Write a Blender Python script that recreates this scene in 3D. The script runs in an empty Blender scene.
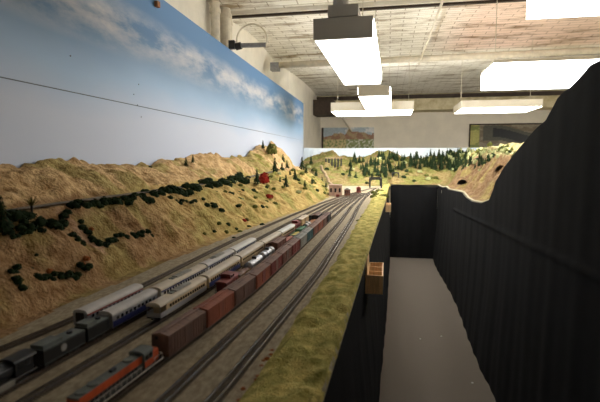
import bpy, math, random
from mathutils import Vector, Matrix, noise
import bisect
R = random.Random(7)
S = bpy.context.scene
COL = S.collection
T = 1.18            # height of the railroad table surface
RT = T + 0.006      # rail top

# ------------------------------------------------------------------ camera
cam = bpy.data.cameras.new('camera'); camo = bpy.data.objects.new('camera', cam); COL.objects.link(camo)
PIT = math.radians(5.375); YAW = math.radians(10.853)
fw = Vector((-math.sin(YAW)*math.cos(PIT), math.cos(YAW)*math.cos(PIT), -math.sin(PIT)))
rt = Vector((math.cos(YAW), math.sin(YAW), 0)); up = rt.cross(fw)
mw = Matrix((rt, up, -fw)).transposed().to_4x4(); mw.translation = (0, 0, 1.6)
camo.matrix_world = mw
cam.sensor_width = 36; cam.lens = 36*457/600; cam.clip_start = .02; cam.clip_end = 60
cam.dof.use_dof = True; cam.dof.focus_distance = 3.2; cam.dof.aperture_fstop = 5.0
S.camera = camo

# ------------------------------------------------------------------ world, exposure
w = bpy.data.worlds.new('world'); S.world = w; w.use_nodes = True
w.node_tree.nodes['Background'].inputs[0].default_value = (.9, .95, 1, 1)
w.node_tree.nodes['Background'].inputs[1].default_value = .02
S.view_settings.view_transform = 'Standard'; S.view_settings.look = 'None'
S.view_settings.gamma = 1; S.view_settings.use_curve_mapping = False
S.view_settings.exposure = 0.0
LAMP_POWER = 6.3     # strength of the lit fluorescent diffusers

# ------------------------------------------------------------------ helpers
def sm(a, b, x):
    t = min(1, max(0, (x-a)/(b-a))); return t*t*(3-2*t)
def lerp_table(tab, x):
    if x <= tab[0][0]: return tab[0][1]
    if x >= tab[-1][0]: return tab[-1][1]
    for i in range(len(tab)-1):
        if x <= tab[i+1][0]:
            a, b = tab[i], tab[i+1]; return a[1]+(b[1]-a[1])*(x-a[0])/(b[0]-a[0])
def smooth_table(tab, x, d=.12):
    return (lerp_table(tab, x-d)+2*lerp_table(tab, x)+lerp_table(tab, x+d))/4

class MB:
    def __init__(s): s.v=[]; s.f=[]; s.m=[]; s.c=None
    def face(s, pts, mi=0):
        n=len(s.v); s.v += [tuple(p) for p in pts]; s.f.append(tuple(range(n, n+len(pts)))); s.m.append(mi)
    def box(s, x0,x1,y0,y1,z0,z1, mi=0):
        n=len(s.v)
        s.v += [(x0,y0,z0),(x1,y0,z0),(x1,y1,z0),(x0,y1,z0),(x0,y0,z1),(x1,y0,z1),(x1,y1,z1),(x0,y1,z1)]
        for q in ((0,3,2,1),(4,5,6,7),(0,1,5,4),(1,2,6,5),(2,3,7,6),(3,0,4,7)):
            s.f.append(tuple(n+i for i in q)); s.m.append(mi)
        return s
    def cyl(s, p0, p1, r0, r1=None, n=12, mi=0, caps=True):
        if r1 is None: r1=r0
        p0=Vector(p0); p1=Vector(p1); d=(p1-p0).normalized()
        a=d.orthogonal().normalized(); b=d.cross(a); k=len(s.v)
        for p,r in ((p0,r0),(p1,r1)):
            for i in range(n):
                t=2*math.pi*i/n; s.v.append(tuple(p+(a*math.cos(t)+b*math.sin(t))*r))
        for i in range(n):
            j=(i+1)%n; s.f.append((k+i,k+j,k+n+j,k+n+i)); s.m.append(mi)
        if caps:
            s.f.append(tuple(k+i for i in reversed(range(n)))); s.m.append(mi)
            s.f.append(tuple(k+n+i for i in range(n))); s.m.append(mi)
        return s
    def tube(s, pts, r, n=8, mi=0):
        for a,b in zip(pts[:-1], pts[1:]): s.cyl(a,b,r,n=n,mi=mi)
        return s
    def prism(s, prof, y0, y1, mi=0):       # profile (x,z) run along y
        n=len(prof); k=len(s.v)
        s.v += [(x,y0,z) for x,z in prof]+[(x,y1,z) for x,z in prof]
        for i in range(n):
            j=(i+1)%n; s.f.append((k+i,k+j,k+n+j,k+n+i)); s.m.append(mi)
        s.f.append(tuple(k+i for i in reversed(range(n)))); s.m.append(mi)
        s.f.append(tuple(k+n+i for i in range(n))); s.m.append(mi)
        return s
    def grid(s, nu, nv, fn, mi=0, col=None):
        k=len(s.v)
        for i in range(nu+1):
            for j in range(nv+1):
                s.v.append(tuple(fn(i/nu, j/nv)))
        for i in range(nu):
            for j in range(nv):
                a=k+i*(nv+1)+j; s.f.append((a, a+nv+1, a+nv+2, a+1)); s.m.append(mi)
        return s
    def build(s, name, mats, parent=None, smooth=False, cols=None):
        me=bpy.data.meshes.new(name); me.from_pydata(s.v, [], s.f)
        if not isinstance(mats,(list,tuple)): mats=[mats]
        for m in mats: me.materials.append(m)
        me.polygons.foreach_set('material_index', s.m)
        if smooth: me.polygons.foreach_set('use_smooth', [True]*len(s.f))
        if cols:
            at=me.color_attributes.new('Col','FLOAT_COLOR','POINT')
            flat=[]
            for c in cols: flat += [c[0],c[1],c[2],1]
            at.data.foreach_set('color', flat)
        me.update()
        o=bpy.data.objects.new(name, me); COL.objects.link(o)
        if parent is not None: o.parent=parent
        return o
def tag(o, label=None, cat=None, group=None, kind=None):
    if label: o['label']=label
    if cat: o['category']=cat
    if group: o['group']=group
    if kind: o['kind']=kind
    return o
def thing(name, loc, rz, label, cat, group=None):
    o=bpy.data.objects.new(name, None); COL.objects.link(o); o.empty_display_size=.02
    o.location=loc; o.rotation_euler=(0,0,rz); return tag(o,label,cat,group)
def copy_tree(o, parent=None):
    c=o.copy(); COL.objects.link(c)
    if parent is not None: c.parent=parent
    for ch in list(o.children): copy_tree(ch, c)
    return c

def nd(nt, t, **kw):
    n=nt.nodes.new(t)
    for k,v in kw.items(): setattr(n,k,v)
    return n
def mat(name, col, rough=.7, metal=0, var=0.0, scale=30, col2=None, bump=0.0, bscale=None, stretch=(1,1,1), emit=None, spec=None, attr=False, detail=5):
    m=bpy.data.materials.new(name); m.use_nodes=True; nt=m.node_tree; b=nt.nodes['Principled BSDF']
    b.inputs['Roughness'].default_value=rough; b.inputs['Metallic'].default_value=metal
    if spec is not None: b.inputs['Specular IOR Level'].default_value=spec
    c=(col[0],col[1],col[2],1); b.inputs['Base Color'].default_value=c
    tc=nd(nt,'ShaderNodeTexCoord'); mp=nd(nt,'ShaderNodeMapping'); mp.inputs['Scale'].default_value=stretch
    nt.links.new(tc.outputs['Object'], mp.inputs['Vector'])
    if col2 is None: col2=tuple(max(0,x*(1-var)) for x in col)
    nz=nd(nt,'ShaderNodeTexNoise'); nz.inputs['Scale'].default_value=scale; nz.inputs['Detail'].default_value=detail; nz.inputs['Roughness'].default_value=.65
    nt.links.new(mp.outputs[0], nz.inputs['Vector'])
    rp=nd(nt,'ShaderNodeValToRGB'); rp.color_ramp.elements[0].position=.38; rp.color_ramp.elements[1].position=.62
    rp.color_ramp.elements[0].color=(*col2[:3],1); rp.color_ramp.elements[1].color=c
    nt.links.new(nz.outputs['Fac'], rp.inputs['Fac'])
    out=rp.outputs['Color']
    if attr:
        at=nd(nt,'ShaderNodeVertexColor', layer_name='Col')
        mx=nd(nt,'ShaderNodeMix', data_type='RGBA', blend_type='MULTIPLY'); mx.inputs[0].default_value=1
        nt.links.new(at.outputs['Color'], mx.inputs[6]); nt.links.new(out, mx.inputs[7]); out=mx.outputs[2]
    nt.links.new(out, b.inputs['Base Color'])
    if bump:
        n2=nd(nt,'ShaderNodeTexNoise'); n2.inputs['Scale'].default_value=bscale or scale*2; n2.inputs['Detail'].default_value=6
        nt.links.new(mp.outputs[0], n2.inputs['Vector'])
        bp=nd(nt,'ShaderNodeBump'); bp.inputs['Strength'].default_value=bump; bp.inputs['Distance'].default_value=.01
        nt.links.new(n2.outputs['Fac'], bp.inputs['Height']); nt.links.new(bp.outputs[0], b.inputs['Normal'])
    if emit:
        b.inputs['Emission Color'].default_value=(*emit[0],1); b.inputs['Emission Strength'].default_value=emit[1]
    return m

M={}
M['wall']=mat('painted wall',(.82,.77,.66),.8,var=.12,scale=3,bump=.2,bscale=40)
M['wallback']=mat('back wall paint',(.86,.79,.66),.8,var=.1,scale=2,bump=.1,bscale=40)
M['carpet']=mat('grey carpet',(.19,.16,.13),.95,col2=(.10,.084,.07),scale=160,bump=.6,bscale=300,spec=.1)
M['cloth']=mat('black cloth',(.0095,.0095,.0100),.95,var=.2,scale=8,bump=.15,bscale=300,spec=.08)
M['ballast']=mat('grey brown ballast',(.50,.425,.30),.95,col2=(.32,.265,.185),scale=55,bump=.7,bscale=400,stretch=(1.6,.7,1),spec=.1)
M['ties']=mat('dark tie',(.19,.155,.115),.9,var=.4,scale=200)
M['rail']=mat('weathered rail',(.20,.155,.12),.45,.7,var=.3,scale=90)
M['railtop']=mat('polished railhead',(.42,.40,.38),.25,1,var=.2,scale=60)
M['ply']=mat('plywood edge',(.46,.38,.24),.8,var=.3,scale=60)
M['plaster']=mat('pale plaster edge',(.50,.45,.30),.9,var=.4,scale=60,bump=.4)
M['rock']=mat('scenery ground',(1,1,1),.95,col2=(.55,.47,.40),scale=26,bump=1.0,bscale=85,attr=True,spec=.1,detail=9)
M['grass']=mat('ground foam grass',(.70,.58,.20),.95,col2=(.30,.28,.07),scale=22,bump=1.0,bscale=220,spec=.1,detail=9)
M['road']=mat('dirt road',(.20,.16,.11),.95,var=.35,scale=40,bump=.3,bscale=150)
M['fgreen']=mat('dark green foam',(.030,.050,.018),.95,col2=(.010,.018,.008),scale=120,spec=.1)
M['folive']=mat('olive foam',(.17,.17,.045),.95,col2=(.07,.08,.02),scale=120,spec=.1)
M['fred']=mat('red foam',(.42,.035,.02),.95,col2=(.2,.02,.012),scale=120,spec=.1)
M['forange']=mat('orange foam',(.50,.17,.05),.95,col2=(.28,.08,.03),scale=120,spec=.1)
M['fpale']=mat('pale green foam',(.52,.52,.28),.95,col2=(.24,.27,.09),scale=120,spec=.1)
M['fpalm']=mat('tan straw foam',(.20,.17,.05),.95,var=.4,scale=120,spec=.1)
M['bark']=mat('bark',(.05,.035,.022),.9,var=.4,scale=90)
M['grey']=mat('grey enamel housing',(.52,.50,.47),.5,var=.08,scale=4)
M['whitehouse']=mat('white enamel housing',(.70,.66,.56),.5,var=.08,scale=4)
M['lit']=mat('lit diffuser',(.9,.9,.86),.5,emit=((1,.985,.95),LAMP_POWER*.85))
M['litfar']=mat('bright lit diffuser',(.9,.9,.86),.5,emit=((1,.98,.93),LAMP_POWER*2.4))
M['addedrear']=mat('added rear glow',(.9,.9,.86),.5,emit=((1,.98,.93),LAMP_POWER*11))  # emission of the rear panels added to the far lamps
M['litside']=mat('lit side lens',(.9,.9,.86),.5,emit=((1,.98,.94),LAMP_POWER*2.3))
M['litfarside']=mat('bright lit side lens',(.9,.9,.86),.5,emit=((1,.98,.94),LAMP_POWER*7))
M['addedup']=mat('added dim uplight',(.9,.9,.86),.5,emit=((1,.98,.93),LAMP_POWER*.54))  # emission of the uplights added on the housing tops
M['addedupweak']=mat('added faint uplight',(.9,.9,.86),.5,emit=((1,.98,.93),LAMP_POWER*.25))
M['pipe']=mat('painted pipe',(.66,.60,.48),.6,var=.2,scale=12)
M['dpipe']=mat('grey metal fitting',(.22,.22,.22),.5,var=.3,scale=30)
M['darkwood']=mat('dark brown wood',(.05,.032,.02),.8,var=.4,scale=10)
M['woodbox']=mat('bare pine',(.95,.64,.33),.6,var=.3,scale=18,stretch=(6,6,.6))
M['black']=mat('black enamel',(.012,.012,.013),.45,var=.3,scale=60)
M['truck']=mat('dark underframe',(.02,.018,.017),.7,var=.3,scale=80)
M['wheel']=mat('steel wheel',(.12,.10,.09),.4,.8,var=.3,scale=80)
M['glass']=mat('dark window',(.01,.012,.015),.15)
M['silver']=mat('fluted silver',(.44,.44,.46),.35,.55,var=.2,scale=60,stretch=(1,.2,6))
M['roofsilver']=mat('light roof paint',(.56,.53,.50),.5,var=.15,scale=25)
M['rooftan']=mat('warm white roof',(.62,.53,.40),.5,var=.15,scale=25)
M['white']=mat('white paint',(.70,.68,.62),.5,var=.1,scale=25)
M['cream']=mat('cream paint',(.66,.50,.28),.5,var=.12,scale=25)
M['navy']=mat('navy blue paint',(.012,.02,.13),.4,var=.2,scale=25)
M['redstripe']=mat('dull red stripe',(.30,.05,.03),.5,var=.2,scale=25)
def boxmat(n,c): M[n]=mat(n,c,.7,var=.35,scale=30,stretch=(1,1,.4),bump=.1)
boxmat('boxcar brown',(.24,.10,.07)); boxmat('red oxide',(.36,.10,.05)); boxmat('dark brown',(.18,.095,.072)); boxmat('maroon',(.25,.05,.04))
boxmat('warm grey',(.34,.33,.29)); boxmat('teal',(.05,.13,.14)); boxmat('orange',(.62,.095,.016)); boxmat('loco grey',(.15,.17,.16)); boxmat('green',(.10,.26,.15))
boxmat('yellow',(.55,.42,.08)); boxmat('tan',(.36,.25,.14)); boxmat('rust orange',(.42,.16,.05)); boxmat('roof brown',(.27,.155,.115))
M['tanrock']=mat('tan rock',(.50,.34,.19),.95,col2=(.33,.22,.13),scale=30,bump=.8)
boxmat('pink stucco',(.50,.33,.25)); boxmat('red roof',(.24,.045,.03)); boxmat('bridge black',(.018,.018,.02))

# ------------------------------------------------------------------ the room
XL, XR, YN, YB, ZC = -1.78, 4.9, -1.6, 12.2, 3.1
def struct(o, label=None): o['kind']='structure'; return o
struct(MB().box(XL-.1,XR+.1,YN-.1,YB+.1,-.1,0).build('floor', M['carpet']))
# painted brick ceiling
cm=bpy.data.materials.new('painted brick ceiling'); cm.use_nodes=True; nt=cm.node_tree; b=nt.nodes['Principled BSDF']; b.inputs['Roughness'].default_value=.7
tc=nd(nt,'ShaderNodeTexCoord')
br=nd(nt,'ShaderNodeTexBrick'); br.inputs['Scale'].default_value=1; br.inputs['Brick Width'].default_value=.30; br.inputs['Row Height'].default_value=.10; br.inputs['Mortar Size'].default_value=.006
br.inputs['Color1'].default_value=(.86,.83,.76,1); br.inputs['Color2'].default_value=(.80,.77,.69,1); br.inputs['Mortar'].default_value=(.46,.41,.33,1)
nt.links.new(tc.outputs['Object'],br.inputs['Vector'])
nz=nd(nt,'ShaderNodeTexNoise'); nz.inputs['Scale'].default_value=2.2; nz.inputs['Detail'].default_value=9; nz.inputs['Roughness'].default_value=.7
mp=nd(nt,'ShaderNodeMapping'); mp.inputs['Scale'].default_value=(.7,2.2,1); nt.links.new(tc.outputs['Object'],mp.inputs[0]); nt.links.new(mp.outputs[0],nz.inputs['Vector'])
rp=nd(nt,'ShaderNodeValToRGB'); rp.color_ramp.elements[0].position=.36; rp.color_ramp.elements[0].color=(.36,.29,.20,1); rp.color_ramp.elements[1].position=.5; rp.color_ramp.elements[1].color=(1,1,1,1)
nt.links.new(nz.outputs['Fac'],rp.inputs['Fac'])
mx=nd(nt,'ShaderNodeMix',data_type='RGBA',blend_type='MULTIPLY'); mx.inputs[0].default_value=1
nt.links.new(br.outputs['Color'],mx.inputs[6]); nt.links.new(rp.outputs[0],mx.inputs[7])
# the right part of the ceiling is painted pinkish
sx=nd(nt,'ShaderNodeSeparateXYZ'); nt.links.new(tc.outputs['Object'],sx.inputs[0])
mr=nd(nt,'ShaderNodeMapRange'); mr.inputs['From Min'].default_value=.45; mr.inputs['From Max'].default_value=1.0
nt.links.new(sx.outputs['X'],mr.inputs['Value'])
my=nd(nt,'ShaderNodeMapRange'); my.inputs['From Min'].default_value=7.1; my.inputs['From Max'].default_value=6.9
nt.links.new(sx.outputs['Y'],my.inputs['Value'])
ml=nd(nt,'ShaderNodeMath',operation='MULTIPLY'); nt.links.new(mr.outputs[0],ml.inputs[0]); nt.links.new(my.outputs[0],ml.inputs[1])
mz=nd(nt,'ShaderNodeMix',data_type='RGBA',blend_type='MULTIPLY'); nt.links.new(ml.outputs[0],mz.inputs[0]); nt.links.new(mx.outputs[2],mz.inputs[6]); mz.inputs[7].default_value=(.95,.76,.72,1)
nt.links.new(mz.outputs[2],b.inputs['Base Color'])
bp=nd(nt,'ShaderNodeBump'); bp.inputs['Strength'].default_value=.4; bp.inputs['Distance'].default_value=.02; nt.links.new(br.outputs['Fac'],bp.inputs['Height']); bp.invert=True; nt.links.new(bp.outputs[0],b.inputs['Normal'])
M['ceil']=cm
# shallow bays between beams: each bay is a slightly arched strip
cb=MB(); bays=[YN-.1,-.2,2.3,4.70,7.25,12.3]
for a,bb in zip(bays[:-1],bays[1:]):
    cb.grid(1,12,lambda u,v,a=a,bb=bb:(XL-.1+(XR-XL+.2)*u, a+(bb-a)*v, ZC+.10*math.sin(math.pi*v)))
    cb.grid(1,1,lambda u,v,a=a,bb=bb:(XL-.1+(XR-XL+.2)*u, a+(bb-a)*v, ZC+.16))
struct(cb.build('ceiling', cm))
struct(MB().box(XL-.1,XL,YN,YB,0,ZC+.15).build('wall_left', M['wall']))
struct(MB().box(XR,XR+.1,YN,YB,0,ZC+.15).build('wall_right', M['wall']))
struct(MB().box(XL,XR,YB,YB+.1,0,ZC+.15).build('wall_back', M['wallback']))
struct(MB().box(XL,XR,YN-.1,YN,0,ZC+.15).build('wall_front', M['wall']))
M['beam']=mat('mottled beam paint',(.66,.58,.38),.8,col2=(.44,.36,.20),scale=5,bump=.2)
n=1
for y in bays[1:-1]:
    mb=MB(); mb.box(XL,XR,y-.05,y+.05,ZC-.03,ZC+.02); mb.box(XL,XR,y-.02,y+.02,ZC-.05,ZC-.03,1)
    struct(mb.build('trim_%d'%n,[M['wall'],M['darkwood']])); n+=1
struct(MB().box(XL,XR,11.55,YB,2.76,ZC+.1).build('trim_%d'%n, M['beam'])); n+=1
struct(MB().box(XL,XR,11.5,11.55,3.03,ZC+.02).build('trim_%d'%n, M['darkwood'])); n+=1

# ------------------------------------------------------------------ the painted sky backdrop
bm_=bpy.data.materials.new('painted sky'); bm_.use_nodes=True; nt=bm_.node_tree; b=nt.nodes['Principled BSDF']; b.inputs['Roughness'].default_value=.55
tc=nd(nt,'ShaderNodeTexCoord'); sx=nd(nt,'ShaderNodeSeparateXYZ'); nt.links.new(tc.outputs['Object'],sx.inputs[0])
# edge of the blue wanders with a soft noise
mp=nd(nt,'ShaderNodeMapping'); mp.inputs['Scale'].default_value=(1,.5,1); nt.links.new(tc.outputs['Object'],mp.inputs[0])
nz=nd(nt,'ShaderNodeTexNoise'); nz.inputs['Scale'].default_value=1.6; nz.inputs['Detail'].default_value=3; nt.links.new(mp.outputs[0],nz.inputs['Vector'])
ma=nd(nt,'ShaderNodeMath',operation='MULTIPLY_ADD'); ma.inputs[1].default_value=.35; nt.links.new(nz.outputs['Fac'],ma.inputs[0]); nt.links.new(sx.outputs['Z'],ma.inputs[2])
rp=nd(nt,'ShaderNodeValToRGB'); e=rp.color_ramp.elements; e[0].position=.0; e[0].color=(.50,.56,.70,1); e[1].position=1; e[1].color=(.11,.245,.47,1)
q=rp.color_ramp.elements.new(.45); q.color=(.30,.46,.68,1)
mr=nd(nt,'ShaderNodeMapRange'); mr.inputs['From Min'].default_value=2.02; mr.inputs['From Max'].default_value=2.56; nt.links.new(ma.outputs[0],mr.inputs['Value']); nt.links.new(mr.outputs[0],rp.inputs['Fac'])
# cloud band between 2.2 and 2.5 m
mp2=nd(nt,'ShaderNodeMapping'); mp2.inputs['Scale'].default_value=(1,1.3,4.5); nt.links.new(tc.outputs['Object'],mp2.inputs[0])
n3=nd(nt,'ShaderNodeTexNoise'); n3.inputs['Scale'].default_value=1.7; n3.inputs['Detail'].default_value=8; n3.inputs['Roughness'].default_value=.62; nt.links.new(mp2.outputs[0],n3.inputs['Vector'])
r3=nd(nt,'ShaderNodeValToRGB'); r3.color_ramp.elements[0].position=.38; r3.color_ramp.elements[1].position=.62; r3.color_ramp.elements[0].color=(0,0,0,1); r3.color_ramp.elements[1].color=(.75,.75,.75,1); nt.links.new(n3.outputs['Fac'],r3.inputs['Fac'])
rb=nd(nt,'ShaderNodeValToRGB'); bb_=rb.color_ramp; bb_.elements[0].position=.0; bb_.elements[0].color=(0,0,0,1); bb_.elements[1].position=1; bb_.elements[1].color=(0,0,0,1)
q=bb_.elements.new(.45); q.color=(1,1,1,1); q=bb_.elements.new(.62); q.color=(1,1,1,1)
m4=nd(nt,'ShaderNodeMapRange'); m4.inputs['From Min'].default_value=2.18; m4.inputs['From Max'].default_value=2.54; nt.links.new(sx.outputs['Z'],m4.inputs['Value']); nt.links.new(m4.outputs[0],rb.inputs['Fac'])
m5=nd(nt,'ShaderNodeMath',operation='MULTIPLY'); nt.links.new(r3.outputs[0],m5.inputs[0]); nt.links.new(rb.outputs[0],m5.inputs[1])
mx=nd(nt,'ShaderNodeMix',data_type='RGBA'); nt.links.new(m5.outputs[0],mx.inputs[0]); nt.links.new(rp.outputs[0],mx.inputs[6]); mx.inputs[7].default_value=(.78,.76,.76,1)
nt.links.new(mx.outputs[2],b.inputs['Base Color'])
M['sky']=bm_
M['skylow']=mat('pale painted sky',(.52,.60,.68),.6,col2=(.62,.66,.68),scale=1.2)
M['seam']=mat('dark seam tape',(.10,.11,.15),.7,var=.3,scale=20)
XB=lambda y:-1.535-.004*y
bd=thing('sky_backdrop',(-1.55,4,1.1),0,'tall blue painted sky backdrop board with streaky clouds along the left side of the layout','backdrop')
def board(z0,z1a,z1b,ya,yb,name,m):
    mb=MB(); mb.grid(30,6,lambda u,v:(XB(ya+(yb-ya)*u)+1.55, ya+(yb-ya)*u-4, z0+((z1a+(z1b-z1a)*u)-z0)*v-1.1))
    mb.grid(30,6,lambda u,v:(XB(ya+(yb-ya)*u)+1.55-.012, ya+(yb-ya)*(1-u)-4, z0+((z1b+(z1a-z1b)*u)-z0)*v-1.1))
    mb.box(XB(ya)+1.55-.012,XB(ya)+1.55,ya-4-.001,ya-4,z0-1.1,z1a-1.1)
    mb.box(XB(yb)+1.55-.012,XB(yb)+1.55,yb-4,yb-4+.001,z0-1.1,z1b-1.1)
    return mb.build(name,m,bd)
board(1.1,1.9235,1.9215,-1.2,8.38,'lower_panel',bm_)
board(1.9275,2.765,2.60,-1.2,8.38,'upper_panel',bm_)
mb=MB(); mb.grid(30,1,lambda u,v:(XB(-1.2+9.5*u)+1.55-.006,-5.2+9.5*u,.81+.03*v)); mb.build('seam_backing',M['seam'],bd)
# spotted screw heads
mb=MB()
for y,z in ((2.05,2.10),(2.62,1.99),(2.68,2.06),(2.7,1.86),(2.66,1.93)): mb.cyl((XB(y)+1.55,y-4,z-1.1),(XB(y)+1.552,y-4,z-1.1),.0038,n=10)
mb.build('screw_heads',M['seam'],bd)
# object-space -> world-space offset inside the sky material
for l in list(nt.links):
    if l.from_node==tc and l.from_socket.name=='Object':
        dst=l.to_socket; nt.links.remove(l)
        va=nd(nt,'ShaderNodeVectorMath',operation='ADD'); va.inputs[1].default_value=(-1.55,4,1.1)
        nt.links.new(tc.outputs['Object'],va.inputs[0]); nt.links.new(va.outputs[0],dst)
# low curved backdrop round the back of the layout
path=[(-1.53,8.3)]
for i in range(9):
    a=math.radians(180-90*i/8); path.append((-1.08+.48*math.cos(a), 8.45+.48*math.sin(a)))
path += [(0,8.95),(1.5,9.0),(3.2,9.0)]
lb=MB()
N=len(path)-1
for i in range(N):
    (x0,y0),(x1,y1)=path[i],path[i+1]; d=Vector((x1-x0,y1-y0,0)).normalized(); nn_=Vector((-d.y,d.x,0))*.012
    for off,fl in ((Vector((0,0,0)),0),(nn_,1)):
        lb.face([(x0+off.x,y0+off.y,1.0),(x1+off.x,y1+off.y,1.0),(x1+off.x,y1+off.y,1.79),(x0+off.x,y0+off.y,1.79)])
    lb.face([(x0,y0,1.79),(x1,y1,1.79),(x1+nn_.x,y1+nn_.y,1.79),(x0+nn_.x,y0+nn_.y,1.79)])
tag(lb.build('low_backdrop',M['skylow']),'low pale blue backdrop strip curving behind the far end of the layout','backdrop')

# ------------------------------------------------------------------ terrain shape
FOOT=[(0.3,-.92),(1.2,-.94),(1.66,-.92),(2.46,-.86),(3.2,-.78),(3.6,-.72),(4.4,-.67),(5.0,-.66),(5.5,-.66),(6.0,-.78),(6.6,-1.1),(7.2,-1.5)]
RIDGE=[(.3,1.58),(1.5,1.58),(1.9,1.577),(2.37,1.549),(2.7,1.555),(3.0,1.575),(3.3,1.59),(3.6,1.625),(4.1,1.60),(4.5,1.58),(4.85,1.62),(5.1,1.69),(5.4,1.73),(5.7,1.72),(6.0,1.80),(6.3,1.75),(6.6,1.69),(7.0,1.6),(8.3,1.58)]
BACK=[(-1.55,1.60),(-1.25,1.66),(-1.05,1.71),(-.92,1.62),(-.6,1.57),(-.38,1.61),(-.2,1.70),(.05,1.70),(.25,1.60),(.6,1.57),(1.0,1.62),(1.3,1.70),(2.0,1.72),(2.9,1.70)]
RIM=[(.4,1.98),(2.0,1.965),(2.15,1.92),(2.35,1.88),(2.5,1.79),(2.68,1.75),(2.95,1.66),(3.27,1.55),(3.5,1.44),(3.6,1.36),(3.72,1.28),(4.0,1.23),(4.4,1.205),(4.7,1.21),(5.0,1.245),(5.3,1.235),(5.75,1.215),(6.1,1.20),(6.4,1.215),(6.73,1.19),(7.4,1.165)]
EDGE=[(.3,-.118),(.75,-.105),(2.6,-.066),(4.65,-.012),(5.5,.0),(6.12,.01),(7.4,.035)]
def base_left(x,y):
    f=smooth_table(FOOT,y); rz=smooth_table(RIDGE,y,.06)
    zr=1.425+.05*sm(3.6,5.6,y)
    if x>=f: h=T
    elif x>-1.16: h=T+(zr-T)*((f-x)/(f+1.16))**.85 if f>-1.16 else T
    elif x>-1.25: h=zr
    else: h=zr+(rz-zr)*min(1,(-1.25-x)/.26)**.7
    k=1-sm(5.9,7.1,y)
    if f<-1.16: k*=.6
    return T+(h-T)*k
def base_back(x,y):
    y0=6.9 if x<0 else 7.45
    return T+(lerp_table(BACK,x)-T)*sm(y0,8.75,y)
def base_right(x,y):
    if x<.78: return 0
    rim=lerp_table(RIM,y)
    d=x-.8
    top=1.685+.03*math.sin(x*4+1)
    if y>3.4:
        k=.25+.75*sm(.05,.4,d)
        h=rim+d*.80*k+.05*abs(math.sin(y*5+x*7))*sm(.1,.35,d)+ .05*sm(.1,.25,d)
        return min(h,max(top,rim)) if y<7.3 else max(T,min(h,top)*(1-sm(7.3,8.2,y))+T*sm(7.3,8.2,y))
    return rim-.02*sm(0,.2,d)
def height(x,y,rough=True):
    hl=base_left(x,y) if x<-.5 else T
    hb=base_back(x,y) if y>6.8 else T
    hr=base_right(x,y) if x>=.78 else T
    h=max(hl,hb,hr)
    if rough:
        a=sm(T+.003,T+.06,h)
        if x<-.5 and y<6 and -1.26<x<-1.14: a*=.12
        if a>0:
            p=Vector((x,y,0))
            rr=noise.fractal(p*7,1.0,2.1,5)*.034+(.5-abs(noise.noise(Vector((x*5,y*3.2,11)))))*.05*(.4+.9*sm(3.0,4.5,y))-.012+abs(noise.noise(Vector((x*3,y*22,3))))*.016
            rg=(.5-abs(noise.noise(Vector((x*9,y*14,7)))))*.03
            h+=a*(rr+rg*.7)*(1.7 if x>.78 and y<7.3 else 1)*(1 if x<.78 or y>7.4 else sm(.8,.93,x))
    return h
GUL=[(-1.15+.15*k/16,1.425+.022*k/16) for k in range(17)]
def pick(x,y,z):
    """pigment of the ground: tan rock, olive grass, reddish earth"""
    n1=noise.fractal(Vector((x*5,y*5,1)),1,2,4); n2=noise.noise(Vector((x*14,y*14,5)))
    rock=(.74,.52,.27); olive=(.36,.33,.10); earth=(.36,.22,.12); gold=(.62,.46,.18)
    if x<-.5 and y<6.6:
        if z>1.45: c=rock; g=sm(.1,.35,n1)*.6+ (.6 if 4.3<y<5.0 else 0)
        else:
            near=1-sm(1.6,2.6,y)
            c=tuple(gold[i]*(1-near*.85)+earth[i]*near*.85 for i in range(3))
            dg=min(abs((x-gx)+0*(y-gy))+abs(y-gy)*.8 for gx,gy in GUL)
            if dg<.017+.006*n2: return (.52,.34,.21)
            g=sm(-.05,.25,n1+n2*.25)*(.5+.42*sm(2.2,4.0,y))+.12*sm(3,4,y)
    elif x>.78 and y<7.2:
        if z>1.63: c=(.50,.46,.27); g=.35
        else: c=(.25,.165,.09); g=sm(.05,.3,n1)*.5
    else:
        c=(.36,.25,.13) if not (z>1.60 and -.3<x<.2) else (.34,.20,.13); g=.35+sm(-.2,.2,n1+n2*.4)*.6; olv=(.21,.22,.065); return tuple(c[i]*(1-g)+olv[i]*g for i in range(3))
        
    return tuple(c[i]*(1-g)+olive[i]*g for i in range(3))
def terrain(name,x0,x1,y0,y1,step,label,cut=None):
    nx=int((x1-x0)/step); ny=int((y1-y0)/step); mb=MB()
    zs={}
    def fn(u,v):
        x=x0+(x1-x0)*u; y=y0+(y1-y0)*v; return (x,y,max(T+.0012,height(x,y)))
    mb.grid(nx,ny,fn)
    if cut:
        keep=[i for i,f in enumerate(mb.f) if cut(*[sum(mb.v[k][j] for k in f)/4 for j in (0,1)])]
        mb.f=[mb.f[i] for i in keep]; mb.m=[0]*len(keep)
    o=mb.build(name,M['rock'],smooth=True,cols=[pick(*p) for p in mb.v])
    return o
hillroot=thing('model_hillside',(-1.2,3,T),0,'long tan and olive model hillside rising from the tracks to the tall sky backdrop','model hill')
def under(o,root):
    o.parent=root; o.matrix_parent_inverse=Matrix.Translation(-root.location)
t1=terrain('hill_ground',-1.535,-.60,.35,7.0,.0125,None,cut=lambda x,y: x<smooth_table(FOOT,y)+.045+.02*noise.noise(Vector((y*4,0,0))))
under(t1,hillroot)
rm=MB()
def roadfn(u,v):
    y=1.0+4.9*u; x=-1.235+.07*v+.012*math.sin(y*3); return (x,y,1.425+.05*sm(3.6,5.6,y)+.006+.004*noise.noise(Vector((x*20,y*9,2)))+(-.0))
rm.grid(160,3,roadfn); rd=rm.build('hill_road',M['road'],smooth=True); under(rd,hillroot); rd['label']='grey dirt road cut along the hillside'
br_=terrain('valley_ground',-1.52,3.0,6.9,8.93,.03,None,cut=lambda x,y:(y>7.42 or x<.06 or x>.78))
tag(br_,'green and tan model valley rising to the low backdrop at the far end','model hill')
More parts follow.
